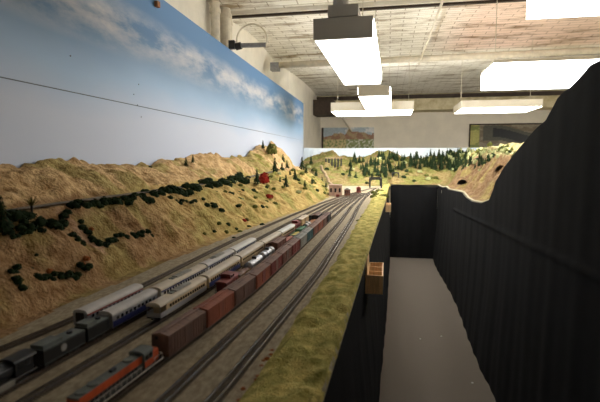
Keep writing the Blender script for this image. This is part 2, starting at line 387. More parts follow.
mt=thing('model_mountain',(1.5,5.5,T),0,'bare tan rocky model mountain behind the black curtain on the right','model hill')
t3=terrain('mountain_ground',.795,2.6,.5,7.5,.022,None); under(t3,mt)
rim=MB()
def rimf(u,v):
    y=3.2+4.2*u; a=v*2*math.pi; z=height(.797,y)
    return (.785+.013*math.cos(a), y, z+.001+.011*math.sin(a))
rim.grid(220,8,rimf); under(rim.build('plaster_rim',M['plaster'],smooth=True),mt)

# ------------------------------------------------------------------ the railroad table
tb=thing('railroad_table',(-.8,4,0),0,'long waist-high railroad table of ballasted yard with a grass strip along the aisle','table')
mb=MB()
def topf(u,v):
    y=.3+6.7*u; e=lerp_table(EDGE,y)-.10; x=-1.54+(e+1.54)*v; return (x,y,T)
mb.grid(120,10,topf); 
mb.grid(6,10,lambda u,v:(-1.54+1.56*v,7.0+.5*u,T))
o=mb.build('ballast_bed',M['ballast'],smooth=True); under(o,tb)
mb=MB()
for i in range(40):
    y0=.3+7.1*i/40; y1=.3+7.1*(i+1)/40
    e0=lerp_table(EDGE,y0); e1=lerp_table(EDGE,y1)
    mb.v+=[(-1.54,y0,T-.03),(e0-.006,y0,T-.03),(-1.54,y1,T-.03),(e1-.006,y1,T-.03),(e0-.006,y0,T-.001),(e1-.006,y1,T-.001)]
    k=len(mb.v)-6; mb.f+=[(k,k+2,k+3,k+1),(k+1,k+3,k+5,k+4)]; mb.m+=[0,0]
under(mb.build('tabletop',M['ply']),tb)
for y in (.8,2.4,4.0,5.6,7.0):
    for x in (-1.45,-.25):
        under(MB().box(x-.03,x+.03,y-.03,y+.03,0,T-.031).build('leg',M['ply']),tb)
# grass strip
GL=[(.3,-.262),(.72,-.244),(1.76,-.205),(3.0,-.19),(4.1,-.165),(5.0,-.16),(6.0,-.09),(7.4,-.06)]
mb=MB()
def gr(u,v):
    y=.3+7.1*u; a=lerp_table(GL,y)+.012*noise.noise(Vector((y*9,0,0))); e=lerp_table(EDGE,y)
    x=a+(e-a)*v
    h=.012*min(1,v*6)*(1.0+.9*noise.fractal(Vector((x*22,y*22,0)),1,2,4))
    if v>.999: h=-.004
    return (x+ (.004*noise.noise(Vector((y*40,3,0))) if v>.9 else 0),y,T+.001+h)
mb.grid(520,22,gr); gs=mb.build('grass_strip',M['grass'],smooth=True); under(gs,tb)
mb=MB()
mb.grid(300,3,lambda u,v:(lerp_table(EDGE,.3+7.1*u)-.004+.004*noise.noise(Vector((u*160,v,0)))+.003*v, .3+7.1*u, T+.008-.017*v+.003*noise.noise(Vector((u*300,v*2,5)))))
under(mb.build('plaster_lip',M['plaster'],smooth=True),tb)
# rust-coloured weeds beside the outer track
# ------------------------------------------------------------------ curtains and aisle
def curtain(name,label,fn,nu,nv):
    mb=MB(); mb.grid(nu,nv,fn); return tag(mb.build(name,M['cloth'],smooth=True),label,'curtain')
def fold(s,z,amp):
    return .55*amp*(math.sin(s*17+1.5*math.sin(s*3))*.6+math.sin(s*41+2)*.25+noise.noise(Vector((s*6,z*1.5,0)))*.8)
def c_left(u,v):
    y=.32+7.08*u; ztop=T-.008; z=ztop*(1-v)+.004*v; e=lerp_table(EDGE,y)
    return (e-.014+.04*sm(.1,.6,v)+max(-.004,fold(y,z,.010)*sm(0,.6,v)), y, z)
curtain('skirt_curtain','black cloth skirt hanging from the grassy table edge to the carpet',c_left,360,24)
def c_end(u,v):
    x=.05+.72*u; ztop=1.16+.012*math.sin(u*5)+.008*math.sin(u*13); z=ztop*(1-v)+.004*v
    return (x, 7.42+fold(x*1.3,z,.014), z)
curtain('end_curtain','black cloth closing off the far end of the aisle',c_end,90,20)
def c_right(u,v):
    y=.3+7.1*u; zt=height(.797,y)-.004; z=zt*(1-v)+.004*v
    x=.768-.03*sm(.2,1,v)-.02*sm(.5,1,v)*math.sin(y*1.9+1)
    x-=max(-.02,fold(y,z,.012)*(.3+.7*v))
    zs=1.02+.0447*(5.1-y)     # stitched hem line
    x-=.012*math.exp(-((z-zs)/.012)**2)*(1 if y<5.6 else 0)
    return (x,y,z)
curtain('aisle_curtain','tall black cloth wall on the right of the aisle with a climbing ragged top edge',c_right,420,110)
clip=MB().box(-.003,.0,-.004,.004,-.018,.018).box(-.006,-.003,-.006,.006,.012,.018).build('hanging_clip',M['pipe'])
clip.location=(.745,6.62,1.13); tag(clip,'tiny pale clip on the black cloth near the far corner of the aisle','clip')
# lint on the carpet
M['lint']=mat('white lint',(.7,.7,.66),.9)
for i,(x,y) in enumerate(((.31,4.05),(.62,3.3),(.50,4.15))):
    o=MB().cyl((-.006,0,.002),(.006,.002,.003),.004,n=6).build('lint_speck',M['lint']); o.location=(x,y,.0); tag(o,'tiny white lint speck on the grey aisle carpet','lint','lint specks on the aisle carpet')

# ------------------------------------------------------------------ wooden bill boxes hung on the skirt
def billbox(y0,y1,label,cells=3,W=.07):
    e=lerp_table(EDGE,y0); t=thing('wooden_card_box',(e-.024,y0,.995),0,label,'wooden box','pine card boxes hung on the black skirt')
    L=y1-y0; H=.085; k=.005; mb=MB()
    mb.box(.02,.02+W,0,L,0,k)
    mb.box(.02,.02+k,0,L,k,H); mb.box(.02+W-k,.02+W,0,L,k,H)
    mb.box(.02+k,.02+W-k,0,k,k,H); mb.box(.02+k,.02+W-k,L-k,L,k,H)
    mb.build('box_body',M['woodbox'],t)
    for i in range(1,cells):
        MB().box(.02+k,.02+W-k,L*i/cells-k/2,L*i/cells+k/2,k,H-.002).build('divider',M['woodbox'],t)
    mb=MB(); n=len(mb.v)
    prof=[(0,.0),(L*.85,.0),(L*.85,.11),(L*.5,.185),(L*.15,.185),(0,.12)]
    mb.v+=[(.012,y,z) for y,z in prof]+[(.0199,y,z) for y,z in prof]
    m_=len(prof)
    for i in range(m_): mb.f.append((i,(i+1)%m_,m_+(i+1)%m_,m_+i)); mb.m.append(0)
    mb.f+=[tuple(range(m_)),tuple(range(2*m_-1,m_-1,-1))]; mb.m+=[0,0]
    mb.build('back_plate',M['woodbox'],t)
    return t
billbox(2.02,2.28,'pine box with three open compartments hung on the black skirt, the nearer one')
billbox(5.2,5.42,'small pine box hung high on the black skirt near the far end of the aisle',2,W=.05)

# ------------------------------------------------------------------ tracks
TR=[
 [(.3,-.95),(.83,-.825),(1.0,-.80),(1.35,-.785),(1.8,-.778),(2.3,-.765),(2.6,-.735),(3.3,-.68),(4.2,-.60),(5.0,-.50),(5.7,-.36),(6.5,-.19)],
 [(.3,-.77),(.95,-.722),(1.2,-.71),(2.0,-.665),(3.0,-.62),(4.0,-.555),(4.8,-.47),(5.5,-.37)],
 [(.3,-.70),(.65,-.675),(.95,-.655),(1.16,-.643),(1.3,-.632),(2.0,-.605),(3.0,-.565),(4.0,-.505),(4.8,-.43),(5.5,-.34)],
 [(.3,-.64),(.75,-.60),(1.03,-.575),(1.3,-.560),(1.93,-.543),(2.5,-.515),(3.0,-.503),(4.0,-.455),(4.8,-.39),(5.5,-.31)],
 [(1.0,-.455),(1.12,-.478),(1.3,-.487),(2.0,-.474),(2.5,-.452),(3.0,-.443),(4.0,-.405),(4.8,-.355),(5.5,-.285)],
 [(.3,-.490),(.6,-.474),(.84,-.454),(1.0,-.436),(1.17,-.425),(1.33,-.412),(2.2,-.398),(3.0,-.385),(4.0,-.36),(4.8,-.32),(5.5,-.26)],
 [(.3,-.40),(.72,-.372),(1.555,-.322),(3.0,-.305),(4.0,-.305),(4.8,-.28),(5.7,-.215),(6.5,-.155)],
 [(.3,-.325),(.72,-.289),(1.6,-.243),(3.0,-.235),(4.0,-.245),(4.8,-.235),(5.5,-.2)],
]
def tx(i,y): return smooth_table(TR[i],y,.10) if TR[i][0][0]+.1<y<TR[i][-1][0]-.1 else lerp_table(TR[i],y)
TN=['outermost model track along the hill foot','second model track from the hill, carrying one silver observation car','model track under the steam locomotive and silver passenger train','model track under the cream passenger cars, empty towards the camera','short model track under the tank cars, between cream coaches and boxcars','model track under the orange diesel and long row of boxcars','empty model track just right of the boxcars','empty model track nearest the grass strip']
for i,tab in enumerate(TR):
    y0,y1=tab[0][0],tab[-1][0]; t=thing('model_track',(0,y0,T),0,TN[i],'model track')
    n=int((y1-y0)/.05); ys=[y0+(y1-y0)*k/n for k in range(n+1)]
    for s in (-1,1):
        mb=MB()
        for a,b in zip(ys[:-1],ys[1:]):
            xa=tx(i,a)+s*.0083; xb=tx(i,b)+s*.0083
            pr=[(-.0008,.002),(.0008,.002),(.0008,.006),(-.0008,.006)]
            k=len(mb.v); mb.v+=[(xa+p,a-y0,z) for p,z in pr]+[(xb+p,b-y0,z) for p,z in pr]
            for q in range(4):
                mb.f.append((k+q,k+(q+1)%4,k+4+(q+1)%4,k+4+q)); mb.m.append(1 if q==2 else 0)
        mb.build('rail',[M['rail'],M['railtop']],t)
    mb=MB(); y=y0
    while y<y1:
        x=tx(i,y); mb.box(x-.0155,x+.0155,y-y0-.0014,y-y0+.0014,.0002,.0022); y+=.0068 if y<3 else .012
    tag(mb.build('ties',M['ties'],t),kind='stuff')

# ------------------------------------------------------------------ rolling stock (built along +y, z=0 at rail top)
def put(root,i,yc):
    x=tx(i,yc); a=math.atan2(-(tx(i,yc+.08)-tx(i,yc-.08)),.16); root.location=(x,yc,RT); root.rotation_euler=(0,0,a)
def bogie(root,y,nax=2,name='truck',ws=.011,r=.0048):
    mb=MB()
    for s in (-1,1):
        mb.box(s*.0105-.001,s*.0105+.001,y-ws-.004,y+ws+.004,.004,.0075)
        mb.box(s*.0112-.001,s*.0112+.001,y-.004,y+.004,.002,.010)
    mb.box(-.010,.010,y-.004,y+.004,.005,.009)
    tr=mb.build(name,M['truck'],root)
    for k in range(nax):
        yy=y-ws+2*ws*k/(nax-1); w_=MB()
        for s in (-1,1): w_.cyl((s*.0070,yy,r),(s*.0092,yy,r),r,n=14)
        w_.cyl((-.007,yy,r),(.007,yy,r),.0012,n=6)
        w_.build('wheelset',M['wheel'],tr)
def couplers(root,L):
    for s in (-1,1):
        MB().box(-.0015,.0015,min(s*L/2,s*(L/2+.006)),max(s*L/2,s*(L/2+.006)),.0085,.0115).box(-.003,.003,min(s*(L/2+.004),s*(L/2+.007)),max(s*(L/2+.004),s*(L/2+.007)),.008,.012).build('coupler',M['truck'],root)
def ladder(mb,x,y,z0,z1):
    for q in range(5):
        z=z0+(z1-z0)*q/4; mb.box(x-.0004,x+.0004,y-.003,y+.003,z,z+.0006)
def boxcar(L,body,roof,label,door=None,group=None,W=.039,H=.0515):
    t=thing('boxcar',(0,0,0),0,label,'boxcar',group)
    mb=MB(); h=W/2
    mb.box(-h,h,-L/2,L/2,.0075,H)
    nr=max(6,int(L/.011))
    for k in range(nr+1):
        y=-L/2+L*k/nr
        if abs(y)<.02: continue
        for s in (-1,1): mb.box(s*h-.0007,s*h+.0007,y-.0007,y+.0007,.011,H-.001)
    for s in (-1,1):
        for k in range(5): mb.box(-h+.002,h-.002,s*L/2-.0006,s*L/2+.0006,.015+.005*k,.017+.005*k)
    mb.build('body',M[body],t)
    mb=MB(); mb.prism([(-h-.001,H),(h+.001,H),(h+.001,H+.0008),(0,H+.0045),(-h-.001,H+.0008)],-L/2-.001,L/2+.001)
    for k in range(13):
        y=-L/2+L*k/12; mb.prism([(-h-.001,H+.0008),(0,H+.0046),(h+.001,H+.0008),(0,H+.0054)],y-.0005,y+.0005)
    mb.build('roof',M[roof],t)
    MB().box(-.003,.003,-L/2-.002,L/2+.002,H+.0052,H+.0062).build('roof_walk',M[roof],t)
    for s in (-1,1):
        d=MB().box(min(s*h,s*(h+.0012)),max(s*h,s*(h+.0012)),-.016,.016,.012,H-.002)
        for z in (.018,.026,.034): d.box(s*(h+.0012)-.0004,s*(h+.0012)+.0004,-.015,.015,z,z+.001)
        d.build('door',M[door or body],t)
    for lx,ly in ((h+.0012,-L/2+.006),(h+.0012,L/2-.006),(-h-.0012,-L/2+.006)):
        mb=MB(); ladder(mb,lx,ly,.013,H-.004)
        for q in (-1,1): mb.box(lx-.0004,lx+.0004,ly+q*.003-.0003,ly+q*.003+.0003,.012,H-.002)
        mb.build('ladder',M[body],t)
    mb=MB().box(-.004,.004,-L/2+.004,L/2-.004,.006,.010).box(-h+.001,h-.001,-L/2,L/2,.0085,.010)
    mb.build('underframe',M['truck'],t)
    MB().cyl((-.008,-L/2-.001,H-.006),(-.008,-L/2-.002,H-.006),.0035,n=12).build('brake_wheel',M['truck'],t)
    bogie(t,-L/2+.021); bogie(t,L/2-.021); couplers(t,L)
    return t
def coach(L,side,roof,label,band=None,duct=False,name='passenger_car',obs=False,lower=None,stripe=None,ends=None):
    t=thing(name,(0,0,0),0,label,'passenger car'); h=.0195; H=.040
    y0=-L/2+(.03 if obs else 0)
    mb=MB().box(-h,h,y0,L/2,.010,H)
    mb.build('body',M[side],t)
    for s in (-1,1):
        lo=MB().box(s*h-.0004,s*h+.0004,-L/2+.002,L/2-.002,.0112,.0240)
        for k in range(4): lo.box(s*h-.0008,s*h+.0008,-L/2+.002,L/2-.002,.0115+.0033*k,.0135+.0033*k)
        lo.build('lower_band',M[lower or side],t)
    if band:
        for s in (-1,1): MB().box(s*h-.0008,s*h+.0008,y0,L/2-.001,H-.0045,H).build('letter_band',M[band],t)
    if stripe:
        for s in (-1,1): MB().box(s*h-.0009,s*h+.0009,y0,L/2-.001,.0245,.0262).build('stripe',M[stripe],t)
    n=int((L-.05)/.0135)
    for s in (-1,1):
        wn=MB()
        for k in range(n):
            y=y0+.022+(L-(.04 if not obs else .07))*k/(n-1 if n>1 else 1)-.002
            wn.box(s*h-.001,s*h+.001,y-.004,y+.004,.0272,.0345)
        wn.build('window_row',M['glass'],t)
    pr=[]; 
    for k in range(11):
        a=math.pi*k/10; pr.append((math.cos(a)*(h+.0012), H+math.sin(a)**.8*.011 if 0<k<10 else H))
    MB().prism(pr,-L/2-.001,L/2+.001).build('roof',M[roof],t,smooth=False)
    if duct:
        MB().prism([(-.010,H+.008),(.010,H+.008),(.0085,H+.0145),(-.0085,H+.0145)],-L*.12,L*.2).build('roof_duct',M['warm grey'],t)
        MB().box(-.007,.007,-L*.2,-L*.14,H+.009,H+.013).build('vent',M['loco grey'],t)
    for s in (-1,1):
        if obs and s<0: continue
        e_=MB().box(-.011,.011,min(s*L/2,s*(L/2+.003)),max(s*L/2,s*(L/2+.003)),.012,H+.003)
        e_.box(-.005,.005,min(s*(L/2+.003),s*(L/2+.0035)),max(s*(L/2+.003),s*(L/2+.0035)),.013,H-.004)
        e_.build('diaphragm',M[ends or 'truck'],t)
    if obs:
        pl=MB().box(-h,h,-L/2,y0,.009,.012)
        pl.build('platform',M['truck'],t)
        rl=MB(); rl.box(-h,h,-L/2,-L/2+.001,.013,.024)
        for s in (-1,1): rl.box(min(s*h,s*(h-.001)),max(s*h,s*(h-.001)),-L/2,y0,.013,.024)
        rl.build('platform_railing',M['silver'],t)
        po=MB()
        for s in (-1,1): po.cyl((s*(h-.001),-L/2+.001,.012),(s*(h-.001),-L/2+.001,H),.0008,n=6)
        po.build('canopy_posts',M['silver'],t)
    MB().box(-h+.003,h-.003,-L/2+.05,L/2-.05,.004,.010).build('underframe',M['truck'],t)
    bogie(t,-L/2+.035,2,ws=.015); bogie(t,L/2-.035,2,ws=.015); couplers(t,L)
    return t
def tankcar(L,shell,label,dome='black',band=None):
    t=thing('tank_car',(0,0,0),0,label,'tank car'); r=.0155; zc=.028
    mb=MB().cyl((0,-L/2+.012,zc),(0,L/2-.012,zc),r,n=20,caps=False)
    for s in (-1,1):
        mb.cyl((0,s*(L/2-.012),zc),(0,s*(L/2-.008),zc),r,r*.75,n=20,caps=False); mb.cyl((0,s*(L/2-.008),zc),(0,s*(L/2-.006),zc),r*.75,r*.1,n=20)
    mb.build('tank_shell',M[shell],t,smooth=True)
    MB().cyl((0,0,zc+r-.003),(0,0,zc+r+.007),.0085,n=16).cyl((0,0,zc+r+.007),(0,0,zc+r+.009),.0085,.003,n=16).build('dome',M[dome],t)
    if band:
        mb=MB()
        for y in (-L*.22,L*.22): mb.cyl((0,y-.006,zc),(0,y+.006,zc),r+.0004,n=20)
        mb.build('band',M[band],t)
    fr=MB().box(-.013,.013,-L/2,L/2,.009,.0115)
    for s in (-1,1): fr.box(-.010,.010,s*(L/2-.02)-.003,s*(L/2-.02)+.003,.011,.018)
    fr.build('underframe',M['truck'],t)
    hr=MB()
    for s in (-1,1): hr.tube([(s*(r+.001),-L/2+.012,zc+.003),(s*(r+.001),L/2-.012,zc+.003)],.0005,n=5)
    hr.build('handrail',M['truck'],t)
    bogie(t,-L/2+.02); bogie(t,L/2-.02); couplers(t,L); return t
def gondola(L,side,load,label,name='gondola',H=.030):
    t=thing(name,(0,0,0),0,label,name.replace('_',' ')); h=.017
    mb=MB().box(-h,h,-L/2,L/2,.009,.012)
    for s in (-1,1):
        mb.box(min(s*h,s*(h-.0012)),max(s*h,s*(h-.0012)),-L/2,L/2,.012,H)
        mb.box(-h,h,min(s*L/2,s*(L/2-.0012)),max(s*L/2,s*(L/2-.0012)),.012,H)
        for k in range(12): mb.box(s*h-.0008,s*h+.0008,-L/2+L*k/11-.0008,-L/2+L*k/11+.0008,.012,H)
    mb.build('body',M[side],t)
    if load:
        mb=MB(); mb.grid(18,6,lambda u,v:(-h+.0015+(2*h-.003)*v,-L/2+.0015+(L-.003)*u,H-.006+.006*math.sin(math.pi*v)+.003*noise.noise(Vector((u*9,v*4,L*50)))))
        mb.build('load',M[load],t)
    bogie(t,-L/2+.02); bogie(t,L/2-.02); couplers(t,L); return t
def caboose(L,side,roof,label):
    t=thing('caboose',(0,0,0),0,label,'caboose'); h=.0170; H=.041
    MB().box(-h,h,-L/2+.012,L/2-.012,.010,H).build('body',M[side],t)
    pr=[(math.cos(math.pi*k/8)*(h+.002),H+math.sin(math.pi*k/8)*.005) for k in range(9)]
    MB().prism(pr,-L/2,L/2).build('roof',M[roof],t)
    MB().box(-h+.001,h-.001,-.02,.018,H+.002,H+.016).build('cupola',M[side],t)
    pr=[(x*.98,z+.013) for x,z in pr]; MB().prism(pr,-.022,.020).build('cupola_roof',M[roof],t)
    w_=MB()
    for s in (-1,1):
        for y in (-.035,-.012,.012,.035):
            if abs(y)<L/2-.016: w_.box(s*h-.0007,s*h+.0007,y-.004,y+.004,.022,.031)
        for y in (-.010,.008): w_.box(s*(h-.001)-.0007,s*(h-.001)+.0007,y-.005,y+.005,H+.007,H+.013)
    w_.build('windows',M['glass'],t)
    for s in (-1,1):
        pf=MB().box(-h,h,min(s*L/2,s*(L/2-.012)),max(s*L/2,s*(L/2-.012)),.009,.011)
        pf.box(-h,h,min(s*L/2,s*(L/2-.0006)),max(s*L/2,s*(L/2-.0006)),.019,.020)
        for q in (-1,0,1): pf.cyl((q*(h-.001),s*(L/2-.001),.011),(q*(h-.001),s*(L/2-.001),H if q else .02),.0005,n=5)
        pf.build('end_platform',M['truck'],t)
    bogie(t,-L/2+.022); bogie(t,L/2-.022); couplers(t,L); return t

# --- orange and black diesel
def diesel():
    t=thing('diesel_locomotive',(0,0,0),0,'orange and grey diesel locomotive heading the row of brown boxcars','locomotive'); L=.235; h=.0165
    MB().box(-h,h,-L/2,L/2,.010,.0145).build('frame',M['black'],t)
    for s in (-1,1): MB().box(min(s*h,s*(h+.0006)),max(s*h,s*(h+.0006)),-L/2,L/2,.0115,.0140).build('sill_stripe',M['white'],t)
    MB().box(-.011,.011,-L/2+.010,.055,.0145,.043).build('long_hood',M['loco grey'],t)
    for s in (-1,1): MB().box(min(s*.011,s*.0118),max(s*.011,s*.0118),-L/2+.0102,.055,.029,.0425).build('hood_stripe',M['orange'],t)
    MB().box(-.0118,.0118,-L/2+.0095,-L/2+.0102,.020,.040).build('hood_end_panel',M['orange'],t)
    for s in (-1,1):
        d=MB()
        for k in range(14):
            y=-L/2+.018+k*.0105; d.box(s*.0112-.0004,s*.0112+.0004,y-.0035,y+.0035,.017,.028)
        d.build('hood_door_row',M['black'],t)
    for y in (-.09,-.062,.03):
        f_=MB().cyl((0,y,.043),(0,y,.0455),.0095,n=18); f_.build('radiator_fan',M['loco grey'],t)
    MB().box(-.003,.003,-.02,-.008,.043,.048).build('exhaust_stack',M['black'],t)
    cabp=MB().box(-.0165,.0165,.055,.083,.0145,.045); cabp.prism([(math.cos(math.pi*k/8)*.0172,.045+math.sin(math.pi*k/8)*.006) for k in range(9)],.053,.085)
    cabp.build('cab',M['loco grey'],t)
    for s in (-1,1): MB().box(min(s*.0165,s*.0172),max(s*.0165,s*.0172),.0555,.0825,.018,.030).build('cab_panel',M['orange'],t)
    w_=MB()
    for s in (-1,1):
        for y in (.063,.075): w_.box(s*.0168-.0005,s*.0168+.0005,y-.004,y+.004,.033,.041)
    w_.box(-.013,-.003,.0828,.0836,.034,.042); w_.box(.003,.013,.0828,.0836,.034,.042)
    w_.build('cab_windows',M['glass'],t)
    MB().prism([(-.011,.0145),(.011,.0145),(.011,.034),(.008,.037),(-.008,.037),(-.011,.034)],.083,.110).build('short_hood',M['orange'],t)
    hr=MB()
    for s in (-1,1):
        x=s*.0158; hr.tube([(x,-L/2+.004,.024),(x,.05,.024)],.0006,n=5); hr.tube([(x,.085,.024),(x,L/2-.002,.024),(x*.3,L/2-.001,.024)],.0006,n=5)
        for k in range(12):
            y=-L/2+.004+k*.0145
            if y<.05: hr.cyl((x,y,.0145),(x,y,.024),.0005,n=5)
        for y in (.09,.116): hr.cyl((x,y,.0145),(x,y,.024),.0005,n=5)
    hr.build('handrail',M['white'],t)
    MB().box(-.008,.008,-.04,.03,.003,.010).cyl((0,-.04,.007),(0,.03,.007),.008,n=12).build('fuel_tank',M['black'],t)
    bogie(t,-.075,3,ws=.019,r=.0055); bogie(t,.075,3,ws=.019,r=.0055); couplers(t,L)
    return t
put(diesel(),5,.706)
def steam():
    t=thing('steam_locomotive',(0,0,0),0,'black steam locomotive at the left edge, coupled ahead of its black tender','locomotive'); L=.24
    # cab end towards +y, smokebox towards -y
    MB().cyl((0,-.115,.032),(0,.055,.032),.0145,.0155,n=24).build('boiler',M['black'],t,smooth=True)
    MB().cyl((0,-.12,.032),(0,-.113,.032),.012,.0145,n=24).build('smokebox_front',M['loco grey'],t)
    MB().cyl((0,-.095,.045),(0,-.095,.056),.005,.0062,n=14).build('smokestack',M['black'],t)
    for y in (-.055,-.01): MB().cyl((0,y,.045),(0,y,.052),.0075,n=16).cyl((0,y,.052),(0,y,.0545),.0075,.002,n=16).build('dome',M['black'],t)
    c=MB().box(-.0175,.0175,.055,.095,.016,.044); c.prism([(math.cos(math.pi*k/8)*.019,.044+math.sin(math.pi*k/8)*.007) for k in range(9)],.052,.102)
    c.build('cab',M['black'],t)
    w_=MB()
    for s in (-1,1):
        for y in (.066,.082): w_.box(s*.0176-.0005,s*.0176+.0005,y-.005,y+.005,.031,.041)
    w_.build('cab_windows',M['glass'],t)
    MB().box(-.016,.016,-.11,.09,.0165,.018).build('running_board',M['black'],t)
    for s in (-1,1):
        MB().cyl((s*.0135,-.112,.012),(s*.0135,-.082,.012),.0065,n=16).box(min(s*.008,s*.0195),max(s*.008,s*.0195),-.110,-.084,.013,.0195).build('cylinder_casing',M['silver'],t)
        for k in range(4):
            y=-.055+k*.031; mb=MB().cyl((s*.0075,y,.0135),(s*.0098,y,.0135),.0135,n=22); mb.cyl((s*.0098,y,.0135),(s*.0105,y,.0135),.004,n=10)
            mb.build('driving_wheel',M['wheel'],t)
        MB().box(min(s*.0108,s*.012),max(s*.0108,s*.012),-.09,.04,.0105,.013).build('side_rod',M['silver'],t)
        MB().tube([(s*.0165,-.11,.037),(s*.0165,.05,.039)],.0006,n=5).build('handrail',M['silver'],t)
        MB().box(min(s*.0155,s*.019),max(s*.0155,s*.019),.020,.052,.006,.0165).build('pale_casing',M['warm grey'],t)
        MB().cyl((s*.0155,-.06,.026),(s*.0155,.0,.026),.0045,n=12).build('air_tank',M['loco grey'],t)
    bogie(t,-.098,2,name='pilot_truck',ws=.010,r=.005)
    MB().prism([(-.016,.002),(.016,.002),(.012,.013),(-.012,.013)],-.132,-.118).build('pilot',M['black'],t)
    couplers(t,L)
    return t
put(steam(),2,.63)
def tender(L,label,emblem,deck):
    t=thing('locomotive_tender',(0,0,0),0,label,'tender'); h=.0175
    MB().box(-h,h,-L/2,L/2,.010,.040).build('body',M['black'],t)
    MB().box(-h,h,-L/2,L/2,.040,.0412).build('deck',M['loco grey'],t)
    cb=MB().box(-h+.002,h-.002,-L/2+.002,-L/2+L*.45,.041,.049); cb.build('coal_bunker',M['loco grey' if deck else 'black'],t)
    MB().cyl((0,L*.27,.041),(0,L*.27,.046),.006,n=14).build('water_hatch',M['black'],t)
    if emblem:
        for s in (-1,1): 
            e_=MB().cyl((s*h,-.005,.027),(s*(h+.0006),-.005,.027),.0082,n=24); o=e_.build('round_emblem',M['warm grey'],t)
            MB().cyl((s*(h+.0006),-.005,.027),(s*(h+.0010),-.005,.027),.0060,n=24).build('emblem_center',M['silver'],o)
    rv=MB()
    for s in (-1,1):
        for z in (.012,.038): rv.box(s*h-.0006,s*h+.0006,-L/2,L/2,z,z+.0008)
    rv.build('trim_strip',M['loco grey'],t)
    q_=min(.025,L*.27); bogie(t,-L/2+q_,2,ws=q_*.5); bogie(t,L/2-q_,2,ws=q_*.5); couplers(t,L); return t
put(tender(.115,'black tender with a round grey emblem, coupled behind the steam locomotive',True,True),2,.806)
put(tender(.072,'black auxiliary tender between the emblem tender and the silver passenger train',False,True),2,.907)

put(coach(.235,'silver','roofsilver','lone silver passenger car with a red line below its pale roof, nearest the hill',band='redstripe',lower='truck',ends='truck'),1,1.07)
put(coach(.195,'silver','roofsilver','first silver passenger car behind the black tenders, navy lower side',lower='navy',stripe='navy',ends='silver'),2,1.05)
put(coach(.29,'white','rooftan','white passenger car with a rooftop duct, second behind the black tenders',band='navy',duct=True,lower='navy',ends='rooftan'),2,1.308)
put(coach(.25,'white','roofsilver','white passenger car with navy band and rooftop duct, third behind the black tenders',band='navy',duct=True,lower='navy'),2,1.592)
put(coach(.26,'white','white','white-roofed passenger car with navy band at the tail of the silver train',band='navy',lower='navy'),2,1.862)
put(coach(.265,'cream','rooftan','cream observation car with an open railed platform facing the camera',obs=True,duct=True,lower='silver',name='observation_car',band='cream'),3,1.165)
put(coach(.285,'cream','rooftan','cream coach with navy end directly behind the observation car',lower='navy',ends='navy',stripe='navy'),3,1.457)
MB_=None
put(coach(.285,'cream','rooftan','cream coach, second behind the observation car',lower='tan'),3,1.757)
put(coach(.27,'tan','rooftan','tan-sided coach with pale roof, third behind the observation car',lower='boxcar brown'),3,2.048)
put(coach(.26,'cream','white','cream coach with a near-white roof and maroon end, last of the cream train',ends='maroon',lower='boxcar brown'),3,2.327)
put(caboose(.14,'maroon','maroon','maroon caboose behind the last cream coach'),3,2.54)
put(boxcar(.21,'cream','rooftan','cream boxcar with pale roof behind the maroon caboose','tan'),3,2.73)
put(gondola(.15,'bridge black',None,'empty black gondola at the far tail of the cream train'),3,2.925)

put(caboose(.13,'maroon','maroon','maroon caboose with side windows beside the cream coaches, nearest on its track'),4,1.33)
put(gondola(.11,'tan','roof brown','short tan gondola between the maroon caboose and the silver tank car'),4,1.462)
put(tankcar(.155,'silver','silver tank car with black dome beside the cream coaches'),4,1.607)
put(tankcar(.16,'silver','silver tank car with black bands and dome, second tank car on its track',band='black'),4,1.777)
put(boxcar(.155,'boxcar brown','roof brown','brown boxcar behind the two silver tank cars'),4,1.947)
put(gondola(.16,'maroon','red oxide','maroon gondola with a red-brown load behind the brown boxcar on the tank car track'),4,2.117)
put(gondola(.13,'green','yellow','green gondola with a yellow load'),4,2.275)
put(gondola(.13,'green','green','green hopper car filled with a green load',name='hopper_car',H=.038),4,2.418)
put(tankcar(.14,'black','black tank car with white bands at the far end of its row',band='white',dome='white'),4,2.567)
put(gondola(.17,'rust orange','rust orange','rust-orange gondola near the far end of the tank car row'),4,2.735)
put(boxcar(.15,'bridge black','dark brown','near-black boxcar last on the tank car track'),4,2.91)

specs=[('dark brown','roof brown','dark brown'),('red oxide','red oxide','red oxide'),('dark brown','roof brown','dark brown'),('red oxide','roof brown','maroon'),('maroon','roof brown','boxcar brown'),('boxcar brown','roof brown','dark brown'),('maroon','roof brown','maroon'),
 ('warm grey','warm grey','warm grey'),('teal','warm grey','teal'),('boxcar brown','roof brown','red oxide'),('red oxide','roof brown','boxcar brown'),('dark brown','roof brown','dark brown'),('bridge black','dark brown','bridge black')]
names=['dark brown','red-brown','dark chocolate','red-brown with maroon door','maroon with brown roof','mid brown','maroon','light grey','teal','brown with red door','rust-red','dark brown','black']
ordn=['first','second','third','fourth','fifth','sixth','seventh','eighth','ninth','tenth','eleventh','twelfth','last']
y=.838
for k,(sp,nm) in enumerate(zip(specs,names)):
    Lc=.157; bc=boxcar(Lc,sp[0],sp[1],'%s boxcar, %s behind the orange diesel'%(nm,ordn[k]),sp[2],'boxcars behind the orange diesel'); put(bc,5,y+Lc/2); y+=Lc+.0095

